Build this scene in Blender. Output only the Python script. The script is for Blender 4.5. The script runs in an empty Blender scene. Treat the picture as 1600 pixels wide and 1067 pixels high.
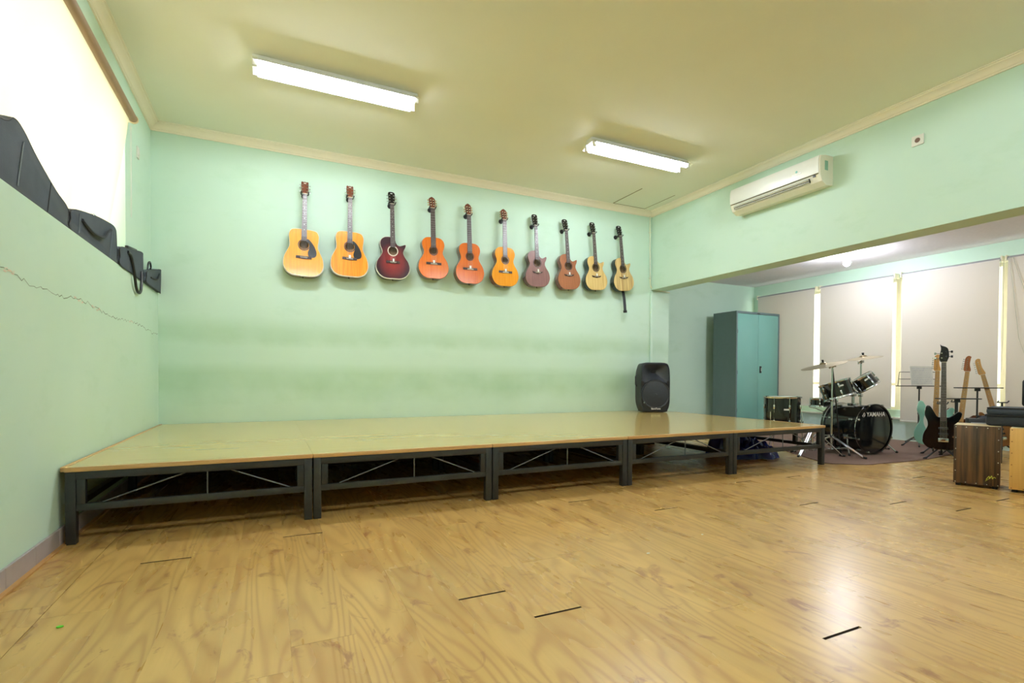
import bpy, bmesh, math, random
from mathutils import Vector, Matrix
random.seed(7)
PI = math.pi
SC = bpy.context.scene
COL = SC.collection

# ------------------------------------------------------------------ camera
cam_d = bpy.data.cameras.new('camera')
cam_d.sensor_width = 36.0
cam_d.lens = 797.7643 * 36.0 / 1600.0
cam_d.shift_y = 67.7 / 1600.0
cam_d.clip_start = 0.05
cam = bpy.data.objects.new('camera', cam_d)
COL.objects.link(cam)
_y, _p, _r = .4413, -.0154, .0050
_F = Vector((math.sin(_y) * math.cos(_p), math.cos(_y) * math.cos(_p), math.sin(_p)))
_R = Vector((math.cos(_y), -math.sin(_y), 0))
_U = _R.cross(_F)
_R2 = _R * math.cos(_r) + _U * math.sin(_r)
_U2 = -_R * math.sin(_r) + _U * math.cos(_r)
M = Matrix((_R2, _U2, -_F)).transposed().to_4x4()
M.translation = Vector((1.0115, -6.10, 0.90))
cam.matrix_world = M
SC.camera = cam

# ------------------------------------------------------------------ world and exposure
EXPOSURE = 2.05
SKY = 1.1
TUBE = 31.0
BULB = 170.0
w = bpy.data.worlds.new('sky')
SC.world = w
w.use_nodes = True
wn = w.node_tree
wn.nodes['Background'].inputs[0].default_value = (1.0, 0.96, 0.90, 1)
wn.nodes['Background'].inputs[1].default_value = SKY
vs = SC.view_settings
vs.view_transform = 'Standard'
vs.look = 'None'
vs.exposure = EXPOSURE
vs.gamma = 1
vs.use_curve_mapping = False
SC.cycles.max_bounces = 10
SC.cycles.diffuse_bounces = 6
SC.cycles.caustics_reflective = False
SC.cycles.caustics_refractive = False
SC.cycles.sample_clamp_indirect = 4

# ------------------------------------------------------------------ materials
def lin(c):
    return tuple(((x / 255.0) / 12.92 if x / 255.0 <= .04045 else ((x / 255.0 + .055) / 1.055) ** 2.4) for x in c) + (1,)

class NT:
    def __init__(s, name):
        s.m = bpy.data.materials.new(name)
        s.m.use_nodes = True
        s.t = s.m.node_tree
        s.b = s.t.nodes['Principled BSDF']
        s.out = s.t.nodes['Material Output']
    def n(s, typ, **kw):
        nd = s.t.nodes.new(typ)
        for k, v in kw.items():
            if k.startswith('i_'):
                key = k[2:]
                nd.inputs[int(key) if key.isdigit() else key.replace('_', ' ')].default_value = v
            else:
                setattr(nd, k, v)
        return nd
    def l(s, a, b):
        s.t.links.new(a, b)
    def math(s, op, a, b=None, clamp=False):
        nd = s.n('ShaderNodeMath', operation=op)
        nd.use_clamp = clamp
        for i, v in enumerate((a, b)):
            if v is None: continue
            if isinstance(v, (int, float)): nd.inputs[i].default_value = v
            else: s.l(v, nd.inputs[i])
        return nd.outputs[0]
    def mix(s, f, a, b, mode='MIX'):
        nd = s.n('ShaderNodeMix', data_type='RGBA', blend_type=mode)
        for sock, v in ((nd.inputs[0], f), (nd.inputs[6], a), (nd.inputs[7], b)):
            if isinstance(v, (int, float, tuple)): sock.default_value = v
            else: s.l(v, sock)
        return nd.outputs[2]
    def ramp(s, f, stops):
        nd = s.n('ShaderNodeValToRGB')
        e = nd.color_ramp.elements
        while len(e) < len(stops): e.new(.5)
        for el, (p, c) in zip(e, stops):
            el.position = p; el.color = c
        s.l(f, nd.inputs[0])
        return nd.outputs[0]
    def coords(s, scale=(1, 1, 1), kind='Object', rnd=False, rot=(0, 0, 0)):
        tc = s.n('ShaderNodeTexCoord')
        o = tc.outputs[kind]
        if rnd:
            oi = s.n('ShaderNodeObjectInfo')
            k = s.math('MULTIPLY', oi.outputs['Random'], 57.0)
            ad = s.n('ShaderNodeVectorMath', operation='ADD')
            s.l(o, ad.inputs[0]); s.l(k, ad.inputs[1]); o = ad.outputs[0]
        mp = s.n('ShaderNodeMapping')
        mp.inputs['Scale'].default_value = scale
        mp.inputs['Rotation'].default_value = rot
        s.l(o, mp.inputs[0])
        return mp.outputs[0]
    def noise(s, vec, scale=5, detail=3, rough=.5, dist=0):
        nd = s.n('ShaderNodeTexNoise')
        nd.inputs['Scale'].default_value = scale
        nd.inputs['Detail'].default_value = detail
        nd.inputs['Roughness'].default_value = rough
        nd.inputs['Distortion'].default_value = dist
        s.l(vec, nd.inputs['Vector'])
        return nd.outputs['Fac']
    def bump(s, h, strength=.2, dist=.002):
        nd = s.n('ShaderNodeBump')
        nd.inputs['Strength'].default_value = strength
        nd.inputs['Distance'].default_value = dist
        s.l(h, nd.inputs['Height'])
        s.l(nd.outputs[0], s.b.inputs['Normal'])

_mats = {}
def mat(name, rgb, rough=.5, metal=0, var=.06, scale=14, bump=.0, coat=0, spec=.5):
    if name in _mats: return _mats[name]
    t = NT(name)
    t.b.inputs['Roughness'].default_value = rough
    t.b.inputs['Metallic'].default_value = metal
    t.b.inputs['Coat Weight'].default_value = coat
    t.b.inputs['Coat Roughness'].default_value = .08
    t.b.inputs['Specular IOR Level'].default_value = spec
    c = lin(rgb)
    f = t.noise(t.coords(), scale, 4)
    dark = tuple(x * (1 - var * 2) for x in c[:3]) + (1,)
    light = tuple(min(1, x * (1 + var)) for x in c[:3]) + (1,)
    t.l(t.mix(f, dark, light), t.b.inputs['Base Color'])
    if bump: t.bump(t.noise(t.coords(), 120, 2), bump, .001)
    _mats[name] = t.m
    return t.m

def mat_emit(name, rgb, strength):
    t = NT(name)
    t.b.inputs['Base Color'].default_value = lin(rgb)
    t.b.inputs['Emission Color'].default_value = lin(rgb)
    t.b.inputs['Emission Strength'].default_value = strength
    return t.m

def mat_wall(name, rgb, rgb2, stain, bscale=3.0):
    t = NT(name)
    v = t.coords(kind='Object')
    big = t.noise(v, .9, 4, .55)
    c = t.mix(t.ramp(big, [(.35, (0, 0, 0, 1)), (.65, (1, 1, 1, 1))]), lin(rgb), lin(rgb2))
    st = t.noise(t.coords((1, 1, 2.2)), 1.9, 6, .65)
    c = t.mix(t.ramp(st, [(.55, (0, 0, 0, 1)), (.8, (.55, .55, .55, 1))]), c, lin(stain))
    t.l(c, t.b.inputs['Base Color'])
    t.b.inputs['Roughness'].default_value = .62
    t.b.inputs['Specular IOR Level'].default_value = .3
    t.bump(t.noise(v, 40, 6, .7), .12, .004)
    return t.m

M_WALL = mat_wall('mint_green_wall_paint', (203, 228, 211), (197, 224, 206), (180, 212, 186))
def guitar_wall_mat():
    # tints two uneven darker green bands across the wall above the stage
    m = M_WALL.copy(); m.name = 'mint_wall_paint_with_darker_bands'
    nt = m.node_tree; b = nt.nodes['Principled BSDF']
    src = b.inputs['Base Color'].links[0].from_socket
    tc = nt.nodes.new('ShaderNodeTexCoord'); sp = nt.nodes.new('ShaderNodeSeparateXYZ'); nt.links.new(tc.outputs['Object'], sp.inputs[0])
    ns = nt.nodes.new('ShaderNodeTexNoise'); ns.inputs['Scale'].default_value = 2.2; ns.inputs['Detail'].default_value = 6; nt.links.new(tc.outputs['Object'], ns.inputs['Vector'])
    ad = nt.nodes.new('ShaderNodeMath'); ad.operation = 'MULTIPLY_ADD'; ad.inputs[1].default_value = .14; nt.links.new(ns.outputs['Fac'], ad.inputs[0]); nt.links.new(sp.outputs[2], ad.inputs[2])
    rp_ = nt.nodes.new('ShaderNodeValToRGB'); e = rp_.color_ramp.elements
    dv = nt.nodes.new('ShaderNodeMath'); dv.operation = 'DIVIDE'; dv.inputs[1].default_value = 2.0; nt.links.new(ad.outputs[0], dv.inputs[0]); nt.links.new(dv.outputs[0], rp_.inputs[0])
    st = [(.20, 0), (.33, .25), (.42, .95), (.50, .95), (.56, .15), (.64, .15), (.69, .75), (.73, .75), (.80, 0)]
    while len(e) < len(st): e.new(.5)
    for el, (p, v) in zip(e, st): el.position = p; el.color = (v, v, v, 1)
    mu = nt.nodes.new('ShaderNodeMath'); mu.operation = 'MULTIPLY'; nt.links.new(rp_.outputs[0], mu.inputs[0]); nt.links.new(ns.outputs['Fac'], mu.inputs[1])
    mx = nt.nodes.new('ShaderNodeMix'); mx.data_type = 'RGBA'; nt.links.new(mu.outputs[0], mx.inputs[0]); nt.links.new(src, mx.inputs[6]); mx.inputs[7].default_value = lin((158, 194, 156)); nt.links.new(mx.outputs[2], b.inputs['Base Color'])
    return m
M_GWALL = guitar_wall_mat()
M_SOFFIT = mat('beam_underside_paint', (172, 205, 160), .7)
M_CEIL = mat('cream_ceiling_paint', (235, 236, 219), .8, var=.02, scale=2)
M_CROWN = mat('cream_crown_paint', (240, 233, 212), .55, var=.02, scale=5)
M_ALCEIL = mat('white_textured_ceiling', (222, 218, 222), .8, var=.05, scale=30, bump=.4)
M_STONE = mat('lilac_stone_skirting', (176, 166, 168), .35, var=.12, scale=9)
M_CYAN = mat('pale_cyan_panel_paint', (214, 236, 236), .4)
M_SKIRT_WOOD = mat('orange_wood_strip', (196, 150, 90), .4)
M_CREAM = mat('cream_frame_paint', (232, 226, 200), .4)
M_WHITE = mat('white_plastic', (226, 226, 216), .35, var=.02)
M_BLACK = mat('black_plastic', (26, 28, 32), .42, var=.1)
M_STEEL = mat('black_painted_steel', (44, 46, 46), .42, var=.22, scale=25)
M_CHROME = mat('chrome', (205, 208, 212), .14, 1, var=.04)
M_WIRE = mat('dark_wire', (50, 50, 54), .4, .6)
M_RUBBER = mat('black_rubber', (20, 20, 20), .7)
M_CONDUIT = mat('cream_conduit', (214, 220, 196), .4)

def mat_floor():
    t = NT('oak_laminate')
    v = t.coords((1, .13, 1), rnd=True)
    vf = t.coords((1, .05, 1), rnd=True)
    rn = t.noise(v, 4.0, 1.0, .4, .2)
    ring = t.math('SINE', t.math('MULTIPLY', rn, 112.0))
    ring = t.math('MULTIPLY', t.math('ADD', ring, 1.0), .5)
    ring = t.math('POWER', ring, 2.6)
    fine = t.noise(vf, 70, 2, .5)
    broad = t.noise(t.coords((1, .25, 1), rnd=True), 7, 3, .5)
    base = t.mix(t.ramp(broad, [(.3, (0, 0, 0, 1)), (.7, (1, 1, 1, 1))]), lin((189, 150, 86)), lin((209, 172, 103)))
    c = t.mix(t.math('MULTIPLY', ring, .46), base, lin((158, 110, 60)))
    c = t.mix(t.ramp(fine, [(.34, (.10, .10, .10, 1)), (.60, (0, 0, 0, 1))]), c, lin((160, 116, 66)))
    kn = t.noise(t.coords((1, .55, 1), rnd=True), 9.5, 4, .62, 1.0)
    c = t.mix(t.ramp(kn, [(.59, (0, 0, 0, 1)), (.69, (.66, .66, .66, 1))]), c, lin((132, 80, 48)))
    oi = t.n('ShaderNodeObjectInfo')
    hv = t.n('ShaderNodeHueSaturation')
    t.l(c, hv.inputs['Color'])
    t.l(t.math('ADD', t.math('MULTIPLY', oi.outputs['Random'], .12), .94), hv.inputs['Value'])
    t.l(hv.outputs[0], t.b.inputs['Base Color'])
    t.l(t.math('ADD', t.math('MULTIPLY', broad, .10), .23), t.b.inputs['Roughness'])
    t.b.inputs['Specular IOR Level'].default_value = .5
    return t.m
M_FLOOR = mat_floor()

def mat_wood(name, a, b, along='z', scale=60, rough=.3, coat=.4, ringy=0.0, contrast=1.0):
    t = NT(name)
    sc = {'z': (1, 1, .04), 'x': (.04, 1, 1), 'y': (1, .04, 1)}[along]
    f = t.noise(t.coords(sc, rnd=True), scale, 3, .6)
    f = t.ramp(f, [(.5 - .2 / contrast, (0, 0, 0, 1)), (.5 + .2 / contrast, (1, 1, 1, 1))])
    t.l(t.mix(f, lin(a), lin(b)), t.b.inputs['Base Color'])
    t.b.inputs['Roughness'].default_value = rough
    t.b.inputs['Coat Weight'].default_value = coat
    t.b.inputs['Coat Roughness'].default_value = .08
    return t.m

def mat_deck():
    t = NT('stage_laminate')
    f = t.noise(t.coords((.05, 1, 1), rnd=True), 30, 4, .6)
    c = t.mix(f, lin((200, 168, 98)), lin((216, 188, 120)))
    k = t.noise(t.coords((.3, 1, 1), rnd=True), 6, 4, .6, .6)
    c = t.mix(t.ramp(k, [(.58, (0, 0, 0, 1)), (.8, (.5, .5, .5, 1))]), c, lin((172, 132, 80)))
    t.l(c, t.b.inputs['Base Color'])
    t.b.inputs['Roughness'].default_value = .17
    t.b.inputs['Coat Weight'].default_value = .3
    t.b.inputs['Coat Roughness'].default_value = .12
    return t.m
M_DECK = mat_deck()
M_DECK_EDGE = mat_wood('deck_edge_wood', (188, 140, 84), (214, 178, 122), 'x', 40, .4, .1)

def mat_cloth(name, rgb, trans, through, rough=.6, spec=.35, sheer=0.0):
    t = NT(name)
    t.b.inputs['Base Color'].default_value = lin(rgb)
    t.b.inputs['Roughness'].default_value = rough
    t.b.inputs['Specular IOR Level'].default_value = spec
    tr = t.n('ShaderNodeBsdfTranslucent')
    weave = t.noise(t.coords(), 300, 1)
    t.l(t.mix(weave, lin(through), tuple(x * .9 for x in lin(through)[:3]) + (1,)), tr.inputs[0])
    mx = t.n('ShaderNodeMixShader')
    mx.inputs[0].default_value = trans
    t.l(t.b.outputs[0], mx.inputs[1]); t.l(tr.outputs[0], mx.inputs[2])
    last = mx.outputs[0]
    if sheer:
        tp = t.n('ShaderNodeBsdfTransparent')
        m2 = t.n('ShaderNodeMixShader'); m2.inputs[0].default_value = sheer
        t.l(last, m2.inputs[1]); t.l(tp.outputs[0], m2.inputs[2]); last = m2.outputs[0]
    t.l(last, t.out.inputs[0])
    return t.m

def mat_glass(name):
    t = NT(name)
    g = t.n('ShaderNodeBsdfGlossy'); g.inputs['Roughness'].default_value = .02
    tp = t.n('ShaderNodeBsdfTransparent'); tp.inputs[0].default_value = (.93, .97, .95, 1)
    mx = t.n('ShaderNodeMixShader'); mx.inputs[0].default_value = .07
    t.l(tp.outputs[0], mx.inputs[1]); t.l(g.outputs[0], mx.inputs[2])
    t.l(mx.outputs[0], t.out.inputs[0])
    return t.m
M_GLASS = mat_glass('window_glass')

# ------------------------------------------------------------------ mesh builder
class MB:
    def __init__(s):
        s.bm = bmesh.new()
    def box(s, x0, x1, y0, y1, z0, z1, rot=None, bevel=0):
        vs_ = [s.bm.verts.new(p) for p in ((x0, y0, z0), (x1, y0, z0), (x1, y1, z0), (x0, y1, z0), (x0, y0, z1), (x1, y0, z1), (x1, y1, z1), (x0, y1, z1))]
        if rot is not None:
            c = Vector(((x0 + x1) / 2, (y0 + y1) / 2, (z0 + z1) / 2))
            for v in vs_: v.co = rot @ (v.co - c) + c
        fs = [s.bm.faces.new([vs_[i] for i in f]) for f in ((0, 3, 2, 1), (4, 5, 6, 7), (0, 1, 5, 4), (1, 2, 6, 5), (2, 3, 7, 6), (3, 0, 4, 7))]
        if bevel:
            es = list({e for f in fs for e in f.edges})
            bmesh.ops.bevel(s.bm, geom=es, offset=bevel, segments=2, affect='EDGES', profile=.5)
        return s
    def ring(s, c, ax, r, n, up=None, sy=1.0):
        ax = Vector(ax).normalized()
        u = ax.orthogonal().normalized() if up is None else (Vector(up) - ax * Vector(up).dot(ax)).normalized()
        v = ax.cross(u)
        return [s.bm.verts.new(Vector(c) + u * (r * math.cos(2 * PI * i / n)) + v * (r * sy * math.sin(2 * PI * i / n))) for i in range(n)]
    def loft(s, rings, cap=True, closed=False):
        n = len(rings[0])
        pr = list(zip(rings, rings[1:])) + ([(rings[-1], rings[0])] if closed else [])
        for a, b in pr:
            for i in range(n):
                s.bm.faces.new((a[i], a[(i + 1) % n], b[(i + 1) % n], b[i]))
        if cap and not closed:
            s.bm.faces.new(list(reversed(rings[0]))); s.bm.faces.new(rings[-1])
        return s
    def cyl(s, a, b, r0, r1=None, n=16):
        r1 = r0 if r1 is None else r1
        a, b = Vector(a), Vector(b)
        return s.loft([s.ring(a, b - a, r0, n), s.ring(b, b - a, r1, n)])
    def lathe(s, prof, origin=(0, 0, 0), axis=(0, 0, 1), n=32, cap=False):
        o = Vector(origin); ax = Vector(axis).normalized()
        rr = [s.ring(o + ax * h, ax, max(r, 1e-4), n) for r, h in prof]
        return s.loft(rr, cap=cap)
    def tube(s, pts, r, n=8, closed=False):
        pts = [Vector(p) for p in pts]
        rr = []
        m = len(pts); prev = None
        for i, p in enumerate(pts):
            if closed: d = pts[(i + 1) % m] - pts[i - 1]
            else: d = pts[min(i + 1, m - 1)] - pts[max(i - 1, 0)]
            d.normalize()
            u = d.orthogonal().normalized() if prev is None else (prev - d * prev.dot(d)).normalized()
            prev = u
            rr.append(s.ring(p, d, r, n, up=u))
        return s.loft(rr, cap=not closed, closed=closed)
    def prism(s, pts, y0, y1):
        """outline pts = (x, z), extruded from y0 (front) to y1 (back)"""
        a = [s.bm.verts.new((x, y0, z)) for x, z in pts]
        b = [s.bm.verts.new((x, y1, z)) for x, z in pts]
        n = len(pts)
        s.bm.faces.new(a); s.bm.faces.new(list(reversed(b)))
        for i in range(n): s.bm.faces.new((a[i], b[i], b[(i + 1) % n], a[(i + 1) % n]))
        return s
    def sphere(s, c, r, n=16, scale=(1, 1, 1)):
        g = bmesh.ops.create_uvsphere(s.bm, u_segments=n, v_segments=max(6, n // 2), radius=r)
        for v in g['verts']:
            v.co = Vector((v.co.x * scale[0], v.co.y * scale[1], v.co.z * scale[2])) + Vector(c)
        return s
    def xf(s, mtx):
        s.bm.transform(mtx); return s

def obj(name, mb, m, parent=None, smooth=True, **props):
    bm = mb.bm
    bmesh.ops.recalc_face_normals(bm, faces=bm.faces)
    me = bpy.data.meshes.new(name)
    bm.to_mesh(me); bm.free()
    me.materials.append(m)
    if smooth:
        me.polygons.foreach_set('use_smooth', [True] * len(me.polygons))
        me.update()
        try: me.set_sharp_from_angle(angle=math.radians(32))
        except Exception: pass
    o = bpy.data.objects.new(name, me)
    COL.objects.link(o)
    if parent is not None: o.parent = parent
    for k, v in props.items(): o[k] = v
    return o

def thing(name, label, cat, loc=(0, 0, 0), rot=(0, 0, 0), group=None):
    o = bpy.data.objects.new(name, None)
    o.empty_display_size = .1
    COL.objects.link(o)
    o.location = loc; o.rotation_euler = rot
    o['label'] = label; o['category'] = cat
    if group: o['group'] = group
    return o

def tag(o, label, cat, group=None):
    o['label'] = label; o['category'] = cat
    if group: o['group'] = group
    return o

def struct(name, mb, m, label, cat, smooth=False):
    o = obj(name, mb, m, None, smooth)
    o['kind'] = 'structure'; o['label'] = label; o['category'] = cat
    return o

def dup(root, loc, rot=None, label=None, group=None):
    r = root.copy(); COL.objects.link(r); r.location = loc
    if rot is not None: r.rotation_euler = rot
    if label: r['label'] = label
    if group: r['group'] = group
    for ch in list(root.children):
        c = ch.copy(); COL.objects.link(c); c.parent = r
        for g in ch.children:
            d = g.copy(); COL.objects.link(d); d.parent = c
    return r

def text_part(name, body, size, m, parent, mtx, extrude=.0008, shear=0, spacing=1.0, bold=0.0):
    cu = bpy.data.curves.new(name, 'FONT')
    cu.body = body; cu.size = size; cu.extrude = extrude
    cu.align_x = 'CENTER'; cu.align_y = 'CENTER'; cu.shear = shear; cu.space_character = spacing; cu.offset = bold
    t = bpy.data.objects.new(name, cu)
    COL.objects.link(t)
    dg = bpy.context.evaluated_depsgraph_get()
    me = bpy.data.meshes.new_from_object(t.evaluated_get(dg))
    bpy.data.objects.remove(t)
    me.transform(mtx)
    me.materials.clear(); me.materials.append(m)
    o = bpy.data.objects.new(name, me)
    COL.objects.link(o); o.parent = parent
    return o
STAND = Matrix.Rotation(PI / 2, 4, 'X')          # text in XY plane -> facing -Y, upright

def spline(pts, per=8, closed=True):
    n = len(pts); out = []
    rng = range(n) if closed else range(n - 1)
    for i in rng:
        if closed: p0, p1, p2, p3 = pts[i - 1], pts[i], pts[(i + 1) % n], pts[(i + 2) % n]
        else: p0, p1, p2, p3 = pts[max(i - 1, 0)], pts[i], pts[i + 1], pts[min(i + 2, n - 1)]
        for k in range(per):
            t = k / per
            out.append(tuple(.5 * ((2 * b) + (-a + c) * t + (2 * a - 5 * b + 4 * c - d) * t * t + (-a + 3 * b - 3 * c + d) * t ** 3) for a, b, c, d in zip(p0, p1, p2, p3)))
    if not closed: out.append(tuple(pts[-1]))
    return out

def polar(outline, cz, n):
    res = []
    for i in range(n):
        a = 2 * PI * i / n
        d = (math.cos(a), math.sin(a)); best = 0
        for (x1, z1), (x2, z2) in zip(outline, outline[1:] + outline[:1]):
            z1_, z2_ = z1 - cz, z2 - cz
            ex, ez = x2 - x1, z2_ - z1_
            den = d[0] * ez - d[1] * ex
            if abs(den) < 1e-12: continue
            t = (x1 * ez - z1_ * ex) / den
            u = (x1 * d[1] - z1_ * d[0]) / den
            if t > best and -1e-6 <= u <= 1 + 1e-6: best = t
        res.append((best * d[0], cz + best * d[1]))
    return res

# ================================================================== THE ROOM
CEIL = 3.385
W = 6.207            # face of the beam wall
XW = 9.40            # alcove window wall
YB = .80             # alcove back wall
YF = -9.0            # wall behind the camera
ZA = 2.64            # alcove ceiling

struct('floor', MB().box(-.35, XW + .2, YF - .2, YB + .2, -.12, -.0095), mat('dark_subfloor', (52, 38, 26), .8),
       'laminate wood floor of the music room, laid in long planks', 'floor')
floor = bpy.data.objects['floor']

# wall_back: wall and end pillar of the beam
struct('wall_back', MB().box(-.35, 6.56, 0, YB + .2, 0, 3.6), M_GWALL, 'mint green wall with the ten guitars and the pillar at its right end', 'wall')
# left wall: thicker lower part with ledge, window recess above
LED = 1.712
lw = MB().box(-.35, 0, YF, .0, 0, LED)
lw.box(-.35, -.055, -.98, 0, LED, 3.6)
lw.box(-.35, -.055, -4.7, -.98, 2.99, 3.6)
lw.box(-.35, -.055, YF, -4.7, LED, 3.6)
struct('wall_left', lw, M_WALL, 'mint green left wall with a ledge under its window and a long crack', 'wall')
rw = MB().box(W, 6.48, YF, 0, 2.222, 3.6)
struct('wall_right', rw, M_WALL, 'mint green beam wall above the opening to the alcove', 'wall')
struct('wall_alcove_back', MB().box(6.56, XW + .2, YB, YB + .2, 0, 3.0), M_WALL, 'mint green alcove wall behind the metal cabinet', 'wall')
ww = MB()
YS = [.62, -.56, -1.68, -2.90, -4.16]     # window bay edges
ww.box(XW, XW + .2, YF, YB, 0, .44)
ww.box(XW, XW + .2, YF, YB, 2.40, 3.0)
ww.box(XW, XW + .2, YS[0], YB, .44, 2.40)
ww.box(XW, XW + .2, YF, YS[-1], .44, 2.40)
struct('wall_alcove_right', ww, M_WALL, 'mint green window wall at the far right of the alcove', 'wall')
struct('wall_front', MB().box(-.35, XW + .2, YF - .2, YF, 0, 3.6), M_WALL, 'mint green wall behind the photographer', 'wall')
struct('ceiling', MB().box(-.35, W + .02, YF, .02, CEIL, 3.6), M_CEIL, 'cream painted ceiling of the main room', 'ceiling')
struct('ceiling_alcove', MB().box(6.40, XW + .2, YF, YB + .1, ZA, 3.0), M_ALCEIL, 'white textured lower ceiling of the alcove', 'ceiling')
# pale cyan panel below the windows
cp = MB().box(XW - .015, XW, YF, YB, .0, .30)
struct('baseboard_alcove', cp, M_CYAN, 'pale cyan panelled strip under the alcove windows', 'baseboard')
struct('trim_5', MB().box(XW - .05, XW + .02, YS[-1] - .1, YS[0] + .05, .305, .335, bevel=.004), M_WHITE, 'white window sill of the alcove', 'sill')

# crown mouldings
def crown(name, p0, p1, inward, label):
    prof = [(0, 0), (.012, 0), (.012, .012), (.022, .018), (.030, .034), (.048, .052), (.066, .058), (.070, .066), (.082, .066), (.082, .075), (0, .075)]
    mb = MB()
    p0, p1, inn = Vector(p0), Vector(p1), Vector(inward)
    rr = []
    for p, m_ in ((p0, 1), (p1, 1)):
        rr.append([mb.bm.verts.new(p + inn * a + Vector((0, 0, b))) for a, b in prof])
    mb.loft(rr)
    struct(name, mb, M_CROWN, label, 'moulding', True)
crown('trim_1', (-.055, 0, 3.31), (W, 0, 3.31), (0, -1, 0), 'cream crown moulding above the guitars')
crown('trim_2', (-.055, YF, 3.31), (-.055, 0, 3.31), (1, 0, 0), 'cream crown moulding above the left window')
crown('trim_3', (W, YF, 3.31), (W, 0, 3.31), (-1, 0, 0), 'cream crown moulding above the air conditioner')
# ceiling hatch seams
hb = MB()
for a, b in (((5.426, -.10), (5.99, -.10)), ((5.99, -.10), (5.99, -.72)), ((5.43, -.72), (5.426, -.10))):
    dx, dy = (b[0] - a[0]), (b[1] - a[1])
    hb.box(min(a[0], b[0]) - .003, max(a[0], b[0]) + .003, min(a[1], b[1]) - .003, max(a[1], b[1]) + .003, CEIL - .004, CEIL + .002)
struct('trim_4', hb, mat('hatch_gap', (150, 140, 105), .8), 'thin seam of the ceiling hatch near the corner', 'hatch')

# stone skirting on the left and back walls: separate stone tiles
bb = MB().box(0, .006, YF, 0, 0, .09)
struct('baseboard_left', bb, M_STONE, 'lilac grey stone skirting along the left wall', 'baseboard')
_tile = None
bl = bpy.data.objects['baseboard_left']
y = 0.0; 
tm = MB().box(.0, .013, -.298, 0, 0, .094, bevel=.002)
_tile = obj('tile', tm, M_STONE, bl, False); _tile.location = (.002, 0, 0)
for i in range(1, 20):
    c = _tile.copy(); COL.objects.link(c); c.location = (.002, -.30 * i, 0)
struct('baseboard_back', MB().box(0, 6.56, -.013, 0, 0, .094), M_STONE, 'stone skirting along the guitar wall under the stage', 'baseboard')
struct('trim_6', MB().box(.014, .036, YF, -.0, -.009, .008), M_SKIRT_WOOD, 'thin wooden edge strip between floor and left skirting', 'edge strip')

# crack in the left wall
cr = MB()
rr = random.Random(3)
pts = []
yy = -4.4
while yy < -.02:
    pts.append((0.0006, yy, 1.330 + .012 * math.sin(yy * 5) + rr.uniform(-.014, .014) - .006 * (yy + 3)))
    yy += rr.uniform(.02, .06)
for a, b in zip(pts, pts[1:]):
    t = rr.uniform(.0008, .0026)
    cr.bm.faces.new([cr.bm.verts.new(p) for p in ((a[0], a[1], a[2] - t), (b[0], b[1], b[2] - t), (b[0], b[1], b[2] + t), (a[0], a[1], a[2] + t))])
wl = bpy.data.objects['wall_left']
obj('crack', cr, mat('crack_shadow', (112, 128, 104), .9), wl, False, label='thin jagged crack in the plaster')
fl = MB()
for yc, n, zz, sp in ((-3.20, 7, 1.345, .06), (-1.98, 9, 1.322, .12), (-2.3, 7, 1.335, .10), (-1.1, 4, 1.322, .05)):
    for _ in range(n):
        cy, cz, s_ = yc + rr.uniform(-sp, sp), zz + rr.uniform(-.012, .012), rr.uniform(.004, .014)
        fl.bm.faces.new([fl.bm.verts.new((.0012, cy + s_ * math.cos(a) * rr.uniform(.8, 2.0), cz + s_ * .5 * math.sin(a))) for a in (0, .9, 1.9, 3.1, 4.2, 5.3)])
obj('peeled_patch', fl, mat('bare_plaster', (226, 214, 196), .9), wl, False, label='pale spots where paint has flaked off the crack')

# ------------------------------------------------------------------ floor planks
PW = .2083
JY = {1: -3.152, 2: -3.378, 3: -4.417, 4: -4.269, 5: -4.659, 6: -3.714, 7: -4.16, 8: -4.42, 11: -4.664, 12: -4.979, 13: -4.242, 14: -4.419, 15: -4.675, 17: -4.417, 18: -4.188,
      19: -4.67, 20: -3.709, 21: -4.237, 23: -3.958, 24: -4.258, 27: -4.229, 29: -3.476, 9: -3.9, 10: -5.15, 16: -3.6, 22: -3.3, 25: -3.65, 26: -4.7, 28: -4.9}
WIDE = {(1, -3.152), (4, -3.0), (7, -4.16), (8, -4.42), (12, -4.979), (20, -3.709), (23, -3.958), (24, -4.258), (27, -4.229), (29, -3.476), (24, -2.966), (21, -2.947), (13, -2.971), (15, -3.391)}
L = 1.277
M_CORE = mat('dark_board_core', (74, 52, 34), .9)
cnt = 0
far = MB()
pcache = {}
rp = random.Random(11)
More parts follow.
